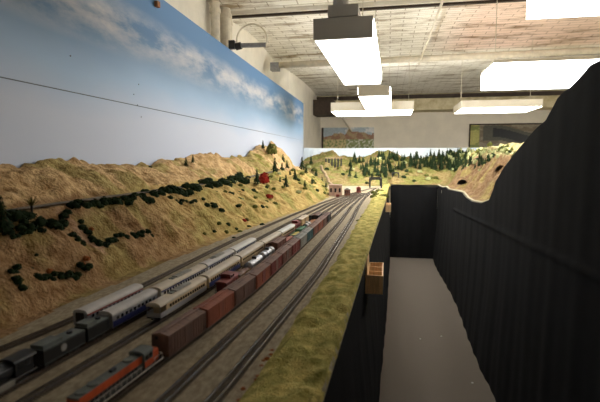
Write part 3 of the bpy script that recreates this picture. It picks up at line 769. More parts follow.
# ------------------------------------------------------------------ ceiling lamps
def lamp(x0,x1,y0,y1,z,H,label,housing,side=0.0,rot=0,lit='lit',slot=True,litend=False,rods=True,rear=False,sides=False):
    """wraparound fluorescent lamp: lit lens below a painted housing with an added uplight on its top"""
    cx,cy=(x0+x1)/2,(y0+y1)/2; t=thing('fluorescent_lamp',(cx,cy,z),rot,label,'ceiling lamp'); a=(x1-x0)/2; b=(y1-y0)/2
    hs=MB(); hs.box(-a,a,-b,b,side+.012,H)
    if a<b:
        hs.box(-a,a,-b,-b+.02,0,side+.012); hs.box(-a,a,b-.02,b,0,side+.012)
        hs.box(-a,-a+.004,-b+.02,b-.02,0,side+.012)
        MB().box(-a+.0045,a-.004,-b+.0205,b-.0205,.002,side+.0115).build('diffuser',M[lit],t)
    else:
        if litend: MB().box(-a,a,-b,b,.002,side+.0115).build('diffuser',M[lit],t)
        else:
            hs.box(-a,-a+.012,-b,b,0,side+.012); hs.box(a-.012,a,-b,b,0,side+.012)
            MB().box(-a+.0125,a-.0125,-b+.002,b-.002,.002,side+.0115).build('diffuser',M[lit],t)
    hs.build('housing',M[housing],t)
    if slot: MB().box(-a*.75,a*.75,-b*.8,b*.8,H+.0005,H+.006).build('added_uplight',M['addedup' if sides else 'addedupweak'],t)  # glowing strip added on the housing top to brighten the ceiling
    if rear: MB().box(-a*.97,a*.97,b+.0005,b+.006,.01,H-.005).build('added_rear_glow',M['addedrear'],t)  # glowing panel added behind the lamp to brighten the back wall
    if sides:
        for s in (-1,1): MB().box(min(s*(a+.0005),s*(a+.005)),max(s*(a+.0005),s*(a+.005)),-b+.03,b-.03,.030,H-.012).build('side_lens',M['litfarside' if lit=='litfar' else 'litside'],t)
    if rods:
        for s in (-1,1):
            p=(0,s*b*.9) if a<b else (s*a*.9,0)
            MB().cyl((p[0],p[1],H),(p[0],p[1],ZC-z+.06),.003,n=6).build('hanger_rod',M['pipe'],t)
    return t
l1=lamp(-.42,-.085,2.64,4.33,2.27,.115,'grey boxed fluorescent lamp hanging nearest the camera over the table','grey',side=.085,rot=-.012,sides=True)
MB().box(-.085,.085,-.84,-.60,.122,.185).build('mounting_box',M['grey'],l1)
MB().cyl((-.02,-.77,.185),(-.02,-.77,.85),.045,n=16).build('mounting_column',M['grey'],l1)
lamp(-.30,0.015,4.72,6.25,2.22,.10,'second boxed fluorescent lamp over the table, behind the nearest grey one','whitehouse',side=.05,rot=-.012,lit='litfar',sides=True)
lamp(-.82,.34,6.62,7.38,2.26,.13,'far crosswise fluorescent lamp above the end of the table','whitehouse',side=-.006,lit='litfar',rear=True)
lamp(.92,1.9,6.30,7.05,2.24,.10,'far crosswise fluorescent lamp above the rocky mountain','whitehouse',side=-.006,lit='litfar',rear=True)
lamp(.90,2.2,4.36,4.92,2.27,.19,'large glowing crosswise lamp above the black cloth wall','whitehouse',side=.15,lit='litfar',litend=True)
lamp(.65,1.87,1.95,2.47,2.27,.14,'bright lamp cut off by the top right corner','whitehouse',side=.10,litend=True)
for x0,y0,l in ((2.9,3.2,'nearest'),(2.9,5.6,'second'),(3.5,7.6,'third'),(3.55,9.2,'farthest')):  # unseen extra lamps, added to light the far end of the room
    lamp(x0,x0+1.22,y0,y0+.4,2.36,.12,'added crosswise fill lamp, unseen behind the black cloth wall, %s of its row'%l,'whitehouse',side=.05,lit='litfar')

# ------------------------------------------------------------------ pipes and fittings
mb=MB().cyl((-1.62,6.55,2.93),(4.9,6.35,2.93),.042,n=14)
tag(mb.build('ceiling_pipe',M['pipe'],smooth=True),'long cream pipe running crosswise under the ceiling','pipe')
tag(MB().box(-1.68,-1.56,6.49,6.61,2.85,2.96).build('pipe_bracket',M['dpipe']),'grey bracket block holding the left end of the crosswise pipe','bracket')
for x,y,r,l in ((-1.70,4.42,.045,'leftmost of the three cream vertical pipes in the wall corner'),(-1.66,4.60,.055,'middle and thickest of the three cream vertical pipes in the wall corner'),(-1.70,4.82,.035,'rightmost of the three cream vertical pipes in the wall corner')):
    mb=MB().cyl((x,y,0),(x,y,3.13),r,n=16); mb.cyl((x,y,3.02),(x,y,3.06),r*1.25,n=16)
    tag(mb.build('vertical_pipe',M['pipe'],smooth=False),l,'pipe','pipes in the wall corner')
mb=MB(); pts=[]
sp=thing('clamp_lamp',(-1.49,4.42,2.73),0,'small grey tube fitting with a cable loop clamped on the backdrop top edge','fitting')
MB().cyl((.06,0,-.03),(.30,.02,-.03),.022,n=14).build('lamp_tube',M['dpipe'],sp)
MB().cyl((.0,0,-.04),(.055,0,-.03),.035,n=14).box(-.07,-.01,-.02,.02,-.06,.02).build('clamp',M['black'],sp)
pts=[(.16+.155*math.cos(math.radians(a)),.01,.02+.15*math.sin(math.radians(a))) for a in range(-25,206,11)]
MB().tube(pts,.008,n=6).build('cable_loop',M['pipe'],sp)
o=MB().box(-.012,.012,-.018,.018,-.018,.018).build('orange_clip',M['rust orange']); o.location=(-1.528,2.92,2.62); tag(o,'small orange clip high on the sky backdrop at the top edge','clip')
for a,b,l in (((.45,4.3,2.98),(.40,6.7,2.9),'thin conduit slanting across the ceiling beside the cream pipe'),((.75,2.6,3.0),(.62,4.2,3.04),'short thin conduit on the ceiling near the top right lamp')):
    tag(MB().cyl(a,b,.013,n=8).build('conduit',M['pipe']),l,'conduit')
tag(MB().box(-1.77,-1.30,10.9,11.5,2.62,2.98).build('corner_shade_box',M['darkwood']),'dark brown box standing in for shade in the far left ceiling corner','box')  # solid dark box put in for the shade of a ceiling gap
tag(MB().cyl((-1.25,11.35,2.75),(-.95,12.19,2.3),.02,n=8).build('slanted_conduit',M['pipe']),'thin conduit slanting down on the back wall beside the corner shade box','conduit')

# ------------------------------------------------------------------ pictures on the back wall
def picture(x0,x1,z0,z1,fn,name,label,frame):
    t=thing(name,((x0+x1)/2,YB,z0),0,label,'picture'); nx,nz=72,30; a=(x1-x0)/2; mb=MB()
    mb.grid(nx,nz,lambda u,v:(-a+2*a*u,-.012,(z1-z0)*v))
    cols=[fn(i/nx,j/nz) for i in range(nx+1) for j in range(nz+1)]
    m=M['canvas']; mb.build('canvas',m,t,cols=cols)
    f_=MB().box(-a,a,-.011,-.001,0,z1-z0)
    if frame:
        k=.03
        f_.box(-a-k,-a,-.03,0,-k,z1-z0+k).box(a,a+k,-.03,0,-k,z1-z0+k).box(-a,a,-.03,0,z1-z0,z1-z0+k).box(-a,a,-.03,0,-k,0)
    else: f_.box(-a-.05,-a,-.02,0,0,z1-z0)
    f_.build('frame',M['darkwood'],t)
M['canvas']=mat('printed canvas',(1.5,1.5,1.5),.6,var=.25,scale=40,attr=True)
def pic1(u,v):
    n=noise.fractal(Vector((u*9,v*5,2)),1,2,4); n2=noise.noise(Vector((u*26,v*12,8)))
    hz=.62+.1*math.sin(u*5)+.12*n+(.22*sm(.4,.55,u))
    if v>hz: return (.30,.36,.40) if u<.3 or n<0 else (.5,.5,.5)
    if v>.48: return (.24,.13,.08) if n<.15 else (.30,.22,.12)
    if v<.5 and u>.45 and n2>-.1: return (.22,.24,.12) if n2<.15 else (.45,.45,.35)
    return (.42,.34,.17) if n2>-.1 else (.16,.20,.07)
picture(-1.70,-.37,1.80,2.40,pic1,'landscape_picture','landscape picture of brown hills and bushes, left on the back wall',False)
def pic2(u,v):
    n=noise.fractal(Vector((u*5,v*4,6)),1,2,4)
    if u<.11 and v>.0: return (.34,.32,.10) if n>-.1 else (.16,.18,.05)
    d=abs(v-.52-.18*math.sin(u*6))
    if .25<u<.9 and d<.17: return (.012,.014,.016)
    if .15<u and d<.30: return (.06,.06,.045)
    return (.13,.10,.065) if n>0 else (.20,.17,.12)
picture(2.02,4.1,1.80,2.42,pic2,'tunnel_picture','dark framed picture with black swirls, right on the back wall',True)

# ------------------------------------------------------------------ model structures
def portal(x,y,z,w_,h_,d,label,name='bridge_portal'):
    t=thing(name,(x,y,z),.05,label,'model bridge')
    k=w_*.12
    for s in (-1,1):
        for q in (0,1): MB().box(s*w_/2-k/2,s*w_/2+k/2,q*d-k/2,q*d+k/2,0,h_).build('post',M['bridge black'],t)
        g=MB().box(s*w_/2-k*.3,s*w_/2+k*.3,0,d,h_*.86,h_); g.cyl((s*w_/2,0,h_*.1),(s*w_/2,d,h_*.85),k*.2,n=6); g.cyl((s*w_/2,0,h_*.85),(s*w_/2,d,h_*.1),k*.2,n=6)
        g.build('side_truss',M['bridge black'],t)
    for q in (0,1):
        b_=MB().box(-w_/2,w_/2,q*d-k/2,q*d+k/2,h_*.84,h_); b_.cyl((-w_/2,q*d,h_*.66),(-w_/2+w_*.2,q*d,h_*.86),k*.3,n=6); b_.cyl((w_/2,q*d,h_*.66),(w_/2-w_*.2,q*d,h_*.86),k*.3,n=6)
        b_.build('top_beam',M['bridge black'],t)
portal(-.165,6.55,T,.16,.135,.4,'black model bridge portal spanning the tracks at the far end of the table')
portal(.13,7.75,height(.13,7.75)-.012,.10,.09,.12,'small black model bridge behind the far black curtain, right of the portal')
def house(name,x,y,w_,d,h_,wall,roof,label,rz=0,flat=False):
    t=thing(name,(x,y,T),rz,label,'model building')
    MB().box(-w_/2,w_/2,-d/2,d/2,0,h_).build('walls',M[wall],t)
    if flat: MB().box(-w_/2-.004,w_/2+.004,-d/2-.004,d/2+.004,h_,h_+.006).build('roof',M[roof],t)
    else: MB().prism([(-w_/2-.008,h_-.004),(w_/2+.008,h_-.004),(0,h_+w_*.3)],-d/2-.008,d/2+.008).build('roof',M[roof],t)
    w2=MB()
    for k in range(3): 
        xx=-w_/2+w_*(k+.5)/3; w2.box(xx-w_*.07,xx+w_*.07,-d/2-.001,-d/2+.001,h_*.35,h_*.75)
    w2.build('windows',M['glass'],t)
    MB().box(w_/2-.001,w_/2+.001,-d*.2,d*.05,0,h_*.6).build('door',M['darkwood'],t)
house('model_station',-.575,5.12,.145,.12,.115,'pink stucco','pink stucco','pinkish model station building at the foot of the far hill',.1,True)
house('model_shed',-.445,5.15,.065,.09,.07,'boxcar brown','warm grey','small brown model shed with a pale roof right of the pink station',.1)
house('model_barn',-.53,4.93,.03,.05,.022,'red roof','red roof','tiny red model shack in front of the pink station',.3)
house('model_warehouse',-.345,5.6,.05,.08,.06,'maroon','red roof','small maroon model building beside the tracks, right of the pale-roofed shed',.1)
# viaduct on the far left slope
vt=thing('model_viaduct',(-.90,7.95,0),-.1,'dark model viaduct with tall piers below the round green hill','model bridge')
MB().box(-.18,.13,-.02,.02,1.59,1.61).build('deck',M['tan'],vt)
for k in range(6): 
    x=-.165+k*.054; MB().box(x-.009,x+.009,-.018,.018,1.33,1.59).build('pier',M['bridge black'],vt)
# pale chute
cm_=MB()
def chute(u,v):
    x=-1.13+.29*u; y=7.81-.79*u; a=v*2*math.pi; return (x+.024*math.cos(a), y, height(x,y)+.010+.010*math.sin(a))
cm_.grid(26,8,chute)
tag(cm_.build('timber_chute',M['tan'],smooth=True),'pale sloping strip running down the valley slope between the viaduct and the pink station','chute')
def tunnel(x,y,z,r,rz,label):
    t=thing('tunnel_mouth',(x,y,z),rz,label,'tunnel mouth'); ring=MB(); n=14; d=.10
    A=[math.pi*k/n for k in range(n+1)]
    def p(rr,a,yy): return (rr*math.cos(a),yy,rr*math.sin(a)*1.1)
    for a,b in zip(A[:-1],A[1:]):
        ring.face([p(r*1.45,a,0),p(r*1.45,b,0),p(r,b,0),p(r,a,0)])
        ring.face([p(r*1.28,a,0),p(r*1.28,a,d),p(r*1.28,b,d),p(r*1.28,b,0)])
    ring.build('stone_arch',M['tanrock'],t)
    inn=MB()
    for a,b in zip(A[:-1],A[1:]):
        inn.face([p(r,a,0),p(r,b,0),p(r,b,d),p(r,a,d)])
        inn.face([p(r,a,d),p(r,b,d),(0,d,0)])
    inn.build('bore',M['bridge black'],t)
tunnel(.905,5.90,1.268,.062,-.1,'black tunnel mouth in the low ridge just behind the right curtain rim')
tunnel(1.075,4.72,1.475,.05,-.2,'small dark hole high on the rocky mountain beside the cloth edge')

# ------------------------------------------------------------------ plants
def conifer_mesh(seed,dark=True):
    r=random.Random(seed); mb=MB(); n=9
    for k in range(n):
        z0=.12+.82*k/n; rad=(1-z0)*.27*(.8+.4*r.random())+.02; z1=z0+.2*(1-z0)+.06
        m=9; a0=r.random()*6
        for q in range(m):
            a=a0+2*math.pi*q/m; a2=a+2*math.pi/m*.62; rr=rad*(.65+.6*r.random()); zz=z0-.03*r.random()
            mb.face([(rr*math.cos(a),rr*math.sin(a),zz),(rr*math.cos(a2),rr*math.sin(a2),zz+.01),(0,0,z1)])
            mb.face([(rr*.8*math.cos(a),rr*.8*math.sin(a),zz),(0,0,zz+.04),(rr*.8*math.cos(a2),rr*.8*math.sin(a2),zz)])
    return mb
def make_conifer(name,seed):
    t=bpy.data.objects.new(name,None); COL.objects.link(t); t.empty_display_size=.02
    conifer_mesh(seed).build('foliage',M['fgreen'],t); MB().cyl((0,0,-.05),(0,0,.5),.022,.01,n=6).build('trunk',M['bark'],t)
    return t
def bush_mesh(seed,flat=.75):
    r=random.Random(seed); mb=MB()
    for k in range(150):
        d=Vector((r.gauss(0,1),r.gauss(0,1),abs(r.gauss(0,1))*.9)).normalized(); rad=.5*(.72+.3*noise.noise(d*1.8+Vector((seed,0,0)))+.12*r.random())
        c=Vector((d.x*rad,d.y*rad,d.z*rad*flat*1.5)); s_=.13
        a=d.orthogonal().normalized(); b=d.cross(a)
        ph=r.random()*6; ps=[]
        for q in range(4):
            t=ph+q*math.pi/2; ps.append(c+(a*math.cos(t)+b*math.sin(t))*s_*(.7+.6*r.random())+d*r.uniform(-.05,.05))
        mb.face(ps)
    return mb
PROTO={}
def proto_bush(m,k):
    key=(m,k)
    if key not in PROTO:
        PROTO[key]=None
    return key
def plant(kind,m,x,y,size,label,cat,group,seed=0,tilt=0,zoff=-.004):
    key=(kind,m,seed%4)
    z=height(x,y)+zoff
    if PROTO.get(key) is None:
        if kind=='conifer':
            o=make_conifer('model_conifer',seed%4+11)
            for ch in o.children:
                if ch.name.startswith('foliage'): ch.data.materials[0]=M[m]
        elif kind=='yucca':
            b=MB(); r=random.Random(3)
            for k in range(46):
                a=r.random()*6.28; e=r.uniform(.1,1.4); d=Vector((math.cos(a)*math.cos(e),math.sin(a)*math.cos(e),math.sin(e)))
                q=Vector((-math.sin(a),math.cos(a),0))*.03; o_=Vector((0,0,.42)); b.face([o_-q,o_+q,o_+d*.6*r.uniform(.7,1)+q*.2])
            o=bpy.data.objects.new('spiky_plant',None); COL.objects.link(o); b.build('leaves',M[m],o); MB().cyl((0,0,-.05),(0,0,.45),.05,n=7).build('trunk',M['bark'],o)
        elif kind=='tree':
            o=bpy.data.objects.new('model_tree',None); COL.objects.link(o); o.empty_display_size=.02
            b=bush_mesh(seed%4+31,1.0); b.v=[(p[0]*.85,p[1]*.85,p[2]+.25) for p in b.v]; b.build('foliage',M[m],o); MB().cyl((0,0,-.05),(0,0,.4),.03,n=6).build('trunk',M['bark'],o)
        else:
            o=bush_mesh(seed%4+1).build('model_bush',M[m])
        PROTO[key]=o
    else: o=copy_tree(PROTO[key])
    if kind=='bush': o.name={'shrub':'model_shrub','weed':'rust_weed','tuft':'grass_tuft'}.get(cat,'model_bush')
    if not isinstance(size,tuple): size=(size,size,size)
    o.location=(x,y,z); o.scale=size; o.rotation_euler=(0,0,R.uniform(0,6.28))
    for k_ in ('label','category','group'):
        if k_ in o: del o[k_]
    return tag(o,label,cat,group)
#PLANTS#
PG=[('dark green foam bush in the long row below the hillside road', 'bush', 'bushes below the hillside road'), ('dark green foam bush in the thick cluster at the left edge below the straw-coloured plant', 'bush', 'bush cluster at the left edge'), ('dark green foam bush in the pair of rows beside the bare dirt gully', 'bush', 'bushes beside the dirt gully'), ('dark green foam bush in the thin middle row across the lower hillside', 'bush', 'middle row of bushes'), ('dark green foam bush in the low row near the hill foot, mixed with orange ones', 'bush', 'low row of bushes near the hill foot'), ('dark green foam bush in the small clump at the lower left edge of the hill', 'bush', 'clump at the lower left edge'), ('orange-red foam shrub growing in the low row near the hill foot', 'shrub', 'orange shrubs on the near hillside'), ('small orange foam shrub by the top of the dirt gully', 'shrub', None), ('lone small dark bush on the bare near hillside', 'bush', 'lone bushes on the near hillside'), ('small olive or dark bush scattered on the lower hillside behind the white train', 'bush', 'scattered bushes behind the white train'), ('small rust-red shrub low on the hillside behind the white train', 'shrub', None), ('bright red foam tree beside the dark conifer above the road bend', 'tree', None), ('smaller bright red shrub below the red tree', 'shrub', None), ('tall dark conifer left of the bright red tree', 'tree', None), ('small dark conifer on the skyline above the middle of the hillside', 'tree', 'pair of conifers on the skyline'), ('small dark conifer on the knoll at the top of the ridge', 'tree', 'conifers on the knoll'), ('round olive foam tree on the top of the knoll', 'tree', None), ('dark conifer on the far end of the hillside', 'tree', 'conifers on the far hillside'), ('pale or olive foam bush on the bulging far hillside', 'bush', 'foam bushes on the far hillside'), ('dark model conifer in the forest along the far low backdrop', 'tree', 'conifers in the far forest'), ('olive foam bush among the conifers of the far forest', 'bush', 'bushes of the far forest'), ('pale green foam tree on the crest of the rocky mountain', 'tree', 'pale trees on the rocky mountain'), ('dark conifer on the left shoulder of the rocky mountain', 'tree', 'conifers on the mountain shoulder'), ('small olive bush on the tan face of the rocky mountain', 'bush', 'bushes on the mountain face'), ('olive foam bush on the grass mound left of the far black curtain', 'bush', 'bushes on the grass mound'), ('tall blue-green conifer cut off by the left edge', 'tree', None), ('straw-coloured spiky plant standing above the bushes near the left edge', 'plant', None), ('tiny rust-orange weed along the track side of the near grass strip', 'weed', 'rust weeds by the near grass'), ('small dark tuft on the grass strip', 'tuft', 'tufts on the grass strip')]
KM={'g': 'fgreen', 'l': 'folive', 'r': 'fred', 'o': 'forange', 'p': 'fpale', 's': 'fpalm'}
PL=[
('bush','g',-1.134,1.428,0.039,0,0),('bush','g',-1.133,1.449,0.033,0,0),('bush','g',-1.154,1.496,0.037,0,1),('bush','g',-1.156,1.5,0.034,0,1),
('bush','g',-1.155,1.516,0.042,0,3),('bush','g',-1.135,1.498,0.032,0,3),('bush','g',-1.17,1.563,0.043,0,1),('bush','g',-1.13,1.547,0.034,0,1),
('bush','g',-1.132,1.551,0.039,0,1),('bush','g',-1.133,1.568,0.035,0,3),('bush','g',-1.152,1.619,0.035,0,1),('bush','g',-1.153,1.639,0.045,0,0),
('bush','g',-1.141,1.653,0.035,0,2),('bush','g',-1.147,1.689,0.039,0,3),('bush','g',-1.16,1.712,0.039,0,0),('bush','g',-1.15,1.734,0.041,0,3),
('bush','g',-1.145,1.718,0.035,0,0),('bush','g',-1.141,1.743,0.05,0,0),('bush','g',-1.129,1.744,0.05,0,2),('bush','g',-1.132,1.756,0.04,0,3),
('bush','g',-1.139,1.768,0.048,0,2),('bush','g',-1.13,1.769,0.038,0,2),('bush','g',-1.151,1.844,0.04,0,2),('bush','g',-1.141,1.866,0.043,0,2),
('bush','g',-1.133,1.842,0.047,0,2),('bush','g',-1.155,1.938,0.04,0,3),('bush','g',-1.137,1.882,0.044,0,2),('bush','g',-1.148,1.947,0.041,0,0),
('bush','g',-1.151,1.995,0.044,0,1),('bush','g',-1.133,1.981,0.042,0,3),('bush','g',-1.201,2.113,0.051,0,1),('bush','g',-1.124,2.007,0.055,0,3),
('bush','g',-1.136,2.087,0.048,0,2),('bush','g',-1.154,2.11,0.046,0,3),('bush','g',-1.144,2.152,0.047,0,3),('bush','g',-1.175,2.245,0.055,0,2),
('bush','g',-1.138,2.152,0.05,0,0),('bush','g',-1.156,2.265,0.06,0,2),('bush','g',-1.161,2.313,0.066,0,2),('bush','g',-1.156,2.347,0.052,0,0),
('bush','g',-1.134,2.3,0.053,0,2),('bush','g',-1.132,2.329,0.06,0,2),('bush','g',-1.14,2.373,0.063,0,3),('bush','g',-1.129,2.387,0.066,0,3),
('bush','g',-1.116,2.446,0.061,0,1),('bush','g',-1.158,2.514,0.07,0,2),('bush','g',-1.131,2.534,0.067,0,1),('bush','g',-1.118,2.54,0.063,0,3),
('bush','g',-1.142,2.61,0.072,0,2),('bush','g',-1.25,2.951,0.064,0,3),('bush','g',-1.198,2.875,0.077,0,1),('bush','g',-1.251,3.065,0.075,0,1),
('bush','g',-1.121,2.756,0.059,0,1),('bush','g',-1.143,2.905,0.07,0,2),('bush','g',-1.141,2.95,0.075,0,1),('bush','g',-1.158,3.103,0.073,0,2),
('bush','g',-1.115,3.072,0.081,0,2),('bush','g',-1.141,3.233,0.074,0,2),('bush','g',-1.194,3.403,0.086,0,2),('bush','g',-1.158,3.422,0.093,0,2),
('bush','g',-1.254,3.74,0.089,0,3),('bush','g',-1.101,3.439,0.088,0,2),('bush','g',-1.124,1.171,0.035,1,2),('bush','g',-1.127,1.175,0.032,1,3),
('bush','g',-1.107,1.157,0.036,1,3),('bush','g',-1.133,1.212,0.044,1,1),('bush','g',-1.142,1.219,0.045,1,3),('bush','g',-1.154,1.23,0.044,1,2),
('bush','g',-1.138,1.228,0.038,1,0),('bush','g',-1.104,1.202,0.034,1,0),('bush','g',-1.11,1.222,0.032,1,2),('bush','g',-1.129,1.236,0.033,1,3),
('bush','g',-1.145,1.268,0.046,1,2),('bush','g',-1.1,1.235,0.039,1,0),('bush','g',-1.145,1.288,0.037,1,2),('bush','g',-1.112,1.283,0.034,1,2),
('bush','g',-1.11,1.288,0.042,1,0),('bush','g',-1.124,1.306,0.044,1,0),('bush','g',-1.118,1.348,0.035,1,3),('bush','g',-1.112,1.345,0.049,1,3),
('bush','g',-1.101,1.358,0.042,1,1),('bush','g',-1.12,1.401,0.048,1,2),('bush','g',-1.099,1.166,0.023,1,2),('bush','g',-1.099,1.182,0.022,1,1),
('bush','g',-1.097,1.199,0.024,1,2),('bush','g',-1.093,1.22,0.025,1,0),('bush','g',-1.096,1.232,0.028,1,0),('bush','g',-1.092,1.273,0.028,1,0),
('bush','g',-1.081,1.409,0.023,2,0),('bush','g',-1.076,1.393,0.031,2,1),('bush','g',-1.065,1.403,0.026,2,1),('bush','g',-1.065,1.402,0.024,2,1),
('bush','g',-1.062,1.395,0.025,2,0),('bush','g',-1.048,1.388,0.023,2,3),('bush','g',-1.045,1.405,0.026,2,2),('bush','g',-1.034,1.393,0.025,2,2),
('bush','g',-1.1,1.477,0.026,2,2),('bush','g',-1.086,1.466,0.029,2,2),('bush','g',-1.087,1.458,0.031,2,2),('bush','g',-1.079,1.467,0.025,2,2),
('bush','g',-1.069,1.46,0.024,2,0),('bush','g',-1.065,1.468,0.03,2,0),('bush','g',-1.05,1.461,0.027,2,3),('bush','g',-1.044,1.462,0.026,2,0),
('bush','g',-1.04,1.458,0.031,2,3),('bush','g',-1.034,1.463,0.024,2,3),('bush','g',-1.026,1.464,0.029,2,2),('bush','g',-1.017,1.461,0.032,2,2),
('bush','g',-1.012,1.481,0.029,3,2),('bush','g',-1.007,1.482,0.026,3,2),('bush','g',-1.013,1.498,0.028,3,1),('bush','g',-1.02,1.517,0.023,3,1),
('bush','g',-1.016,1.518,0.031,3,2),('bush','g',-1.017,1.526,0.031,3,3),('bush','g',-1.016,1.543,0.025,3,1),('bush','g',-1.013,1.543,0.031,3,3),
('bush','g',-1.021,1.571,0.026,3,1),('bush','g',-1.015,1.588,0.024,3,0),('bush','g',-1.014,1.592,0.027,3,0),('bush','g',-1.01,1.617,0.029,3,1),
('bush','g',-1.009,1.621,0.027,3,1),('bush','g',-1.011,1.666,0.027,3,0),('bush','g',-1.001,1.667,0.031,3,2),('bush','g',-1.004,1.7,0.029,3,0),
('bush','g',-0.992,1.705,0.027,3,1),('bush','g',-0.999,1.725,0.026,3,3),('bush','g',-0.992,1.754,0.031,3,3),('bush','g',-0.986,1.771,0.027,3,2),
('bush','g',-1.113,2.201,0.027,3,3),('bush','g',-1.112,2.205,0.032,3,0),('bush','g',-1.095,2.231,0.025,3,3),('bush','g',-1.086,2.257,0.034,3,1),
('bush','g',-1.081,2.278,0.03,3,1),('bush','g',-1.074,2.307,0.027,3,1),('bush','g',-1.051,2.331,0.028,3,0),('bush','g',-1.049,2.368,0.031,3,3),
('bush','g',-1.053,2.494,0.028,3,2),('bush','g',-1.024,2.473,0.039,3,0),('bush','g',-1.025,2.485,0.037,3,2),('bush','g',-1.012,2.536,0.03,3,0),
('bush','g',-0.995,2.514,0.037,3,1),('bush','g',-0.99,2.531,0.031,3,1),('bush','g',-0.967,2.546,0.039,3,0),('bush','g',-0.97,2.574,0.038,3,0),
('bush','g',-0.991,1.13,0.028,4,0),('bush','g',-0.987,1.131,0.027,4,0),('bush','g',-0.986,1.148,0.024,4,3),('bush','g',-0.991,1.163,0.024,4,1),
('bush','g',-0.988,1.168,0.024,4,0),('bush','g',-0.984,1.18,0.022,4,0),('bush','g',-0.992,1.196,0.026,4,2),('bush','g',-0.983,1.213,0.025,4,3),
('bush','g',-0.988,1.221,0.026,4,1),('bush','g',-0.978,1.234,0.03,4,0),('bush','g',-0.981,1.25,0.029,4,1),('bush','g',-0.974,1.263,0.031,4,0),
('bush','g',-0.976,1.283,0.026,4,3),('bush','g',-0.982,1.307,0.031,4,1),('bush','g',-0.969,1.317,0.03,4,0),('bush','g',-0.969,1.329,0.032,4,1),
('bush','g',-1.035,1.106,0.025,5,3),('bush','g',-1.022,1.083,0.024,5,1),('bush','g',-1.019,1.067,0.024,5,2),('bush','g',-0.997,1.061,0.023,5,1),
('bush','g',-0.993,1.061,0.027,5,0),('bush','g',-0.99,1.057,0.021,5,1),('bush','g',-0.989,1.057,0.021,5,0),('bush','g',-0.977,1.058,0.027,5,2),
('bush','o',-1.002,1.191,0.022,6,0),('bush','o',-0.985,1.32,0.02,6,1),('bush','o',-0.988,1.344,0.026,6,2),('bush','o',-1.07,1.492,0.02,7,3),
('bush','g',-1.032,1.156,0.013,8,0),('bush','g',-1.051,1.199,0.013,8,0),('bush','g',-1.493,2.695,0.028,8,0),('bush','g',-1.0,2.546,0.029,9,3),
('bush','l',-0.906,2.359,0.03,9,1),('bush','g',-0.897,2.48,0.032,9,2),('bush','l',-0.874,2.383,0.029,9,1),('bush','g',-0.899,2.269,0.023,9,3),
('bush','g',-0.791,2.275,0.024,9,1),('bush','l',-0.822,2.469,0.029,9,2),('bush','g',-0.86,2.512,0.026,9,2),('bush','g',-0.828,2.661,0.031,9,1),
('bush','g',-0.772,2.757,0.032,9,3),('bush','g',-0.882,2.774,0.032,9,1),('bush','l',-0.888,2.996,0.038,9,2),('bush','g',-1.077,2.762,0.029,9,1),
('bush','g',-1.044,2.975,0.035,9,2),('bush','g',-1.194,3.825,0.048,9,0),('bush','l',-0.922,2.189,0.024,9,1),('bush','g',-0.953,2.827,0.034,9,0),
('bush','g',-0.861,3.077,0.038,9,3),('bush','l',-0.839,3.364,0.04,9,0),('bush','r',-0.867,2.685,0.03,10,2),('tree','r',-1.052,3.831,0.119,11,0),
('bush','r',-0.899,3.414,0.061,12,0),('conifer','g',-1.04,3.57,0.146,13,0),('conifer','g',-1.44,3.114,0.08,14,0),
('conifer','g',-1.429,3.211,0.07,14,0),('conifer','g',-1.441,5.211,0.111,15,1),('tree','l',-1.335,5.219,0.163,16,1),
('conifer','g',-1.167,4.688,0.169,17,0),('conifer','g',-1.172,5.035,0.097,17,1),('conifer','g',-0.939,4.623,0.136,17,3),
('conifer','g',-0.889,3.973,0.132,17,0),('conifer','g',-1.069,5.71,0.202,17,2),('conifer','g',-1.328,7.955,0.187,17,1),
('conifer','g',-1.244,5.62,0.11,17,2),('conifer','g',-0.982,5.51,0.115,17,0),('conifer','g',-1.153,7.41,0.144,17,2),
('conifer','g',-1.046,4.878,0.074,17,1),('conifer','g',-1.008,7.09,0.121,17,0),('conifer','g',-0.982,4.136,0.064,17,0),
('conifer','g',-0.824,5.008,0.091,17,3),('conifer','g',-0.744,5.582,0.1,17,0),('conifer','g',-0.839,4.649,0.085,17,3),
('conifer','g',-1.298,5.633,0.126,17,2),('bush','l',-0.919,5.592,0.059,18,3),('bush','l',-1.138,3.188,0.038,18,2),
('bush','p',-0.799,4.761,0.055,18,2),('bush','l',-0.885,3.267,0.038,18,1),('bush','g',-1.13,5.124,0.044,18,0),('bush','g',-0.942,4.79,0.051,18,0),
('bush','g',-0.921,3.476,0.041,18,0),('bush','l',-0.877,4.529,0.046,18,0),('bush','l',-0.71,5.277,0.05,18,2),('bush','l',-0.98,3.349,0.03,18,1),
('bush','l',-0.686,4.989,0.049,18,0),('bush','p',-0.923,4.403,0.04,18,3),('bush','g',-1.026,3.158,0.029,18,2),('bush','g',-0.976,4.281,0.047,18,3),
('bush','l',-0.903,3.914,0.037,18,2),('bush','g',-1.228,7.649,0.091,18,0),('bush','l',-1.0,5.061,0.058,18,1),('bush','g',-1.059,2.982,0.028,18,3),
('bush','l',-1.197,7.587,0.092,18,3),('bush','l',-1.144,3.253,0.036,18,3),('bush','p',-1.143,3.351,0.035,18,0),('bush','l',-0.824,4.13,0.037,18,1),
('bush','g',-1.136,3.356,0.033,18,0),('bush','g',-1.004,3.354,0.039,18,1),('bush','l',-1.087,3.994,0.044,18,0),('bush','l',-0.946,2.84,0.03,18,2),
('bush','l',-0.955,3.221,0.036,18,0),('bush','l',-1.03,3.084,0.031,18,1),('bush','l',-0.989,2.958,0.03,18,1),('bush','p',-1.342,7.85,0.077,18,0),
('bush','g',-1.111,4.77,0.051,18,3),('bush','g',-0.73,4.75,0.055,18,1),('bush','l',-1.023,4.307,0.047,18,0),('bush','l',-1.081,2.942,0.03,18,3),
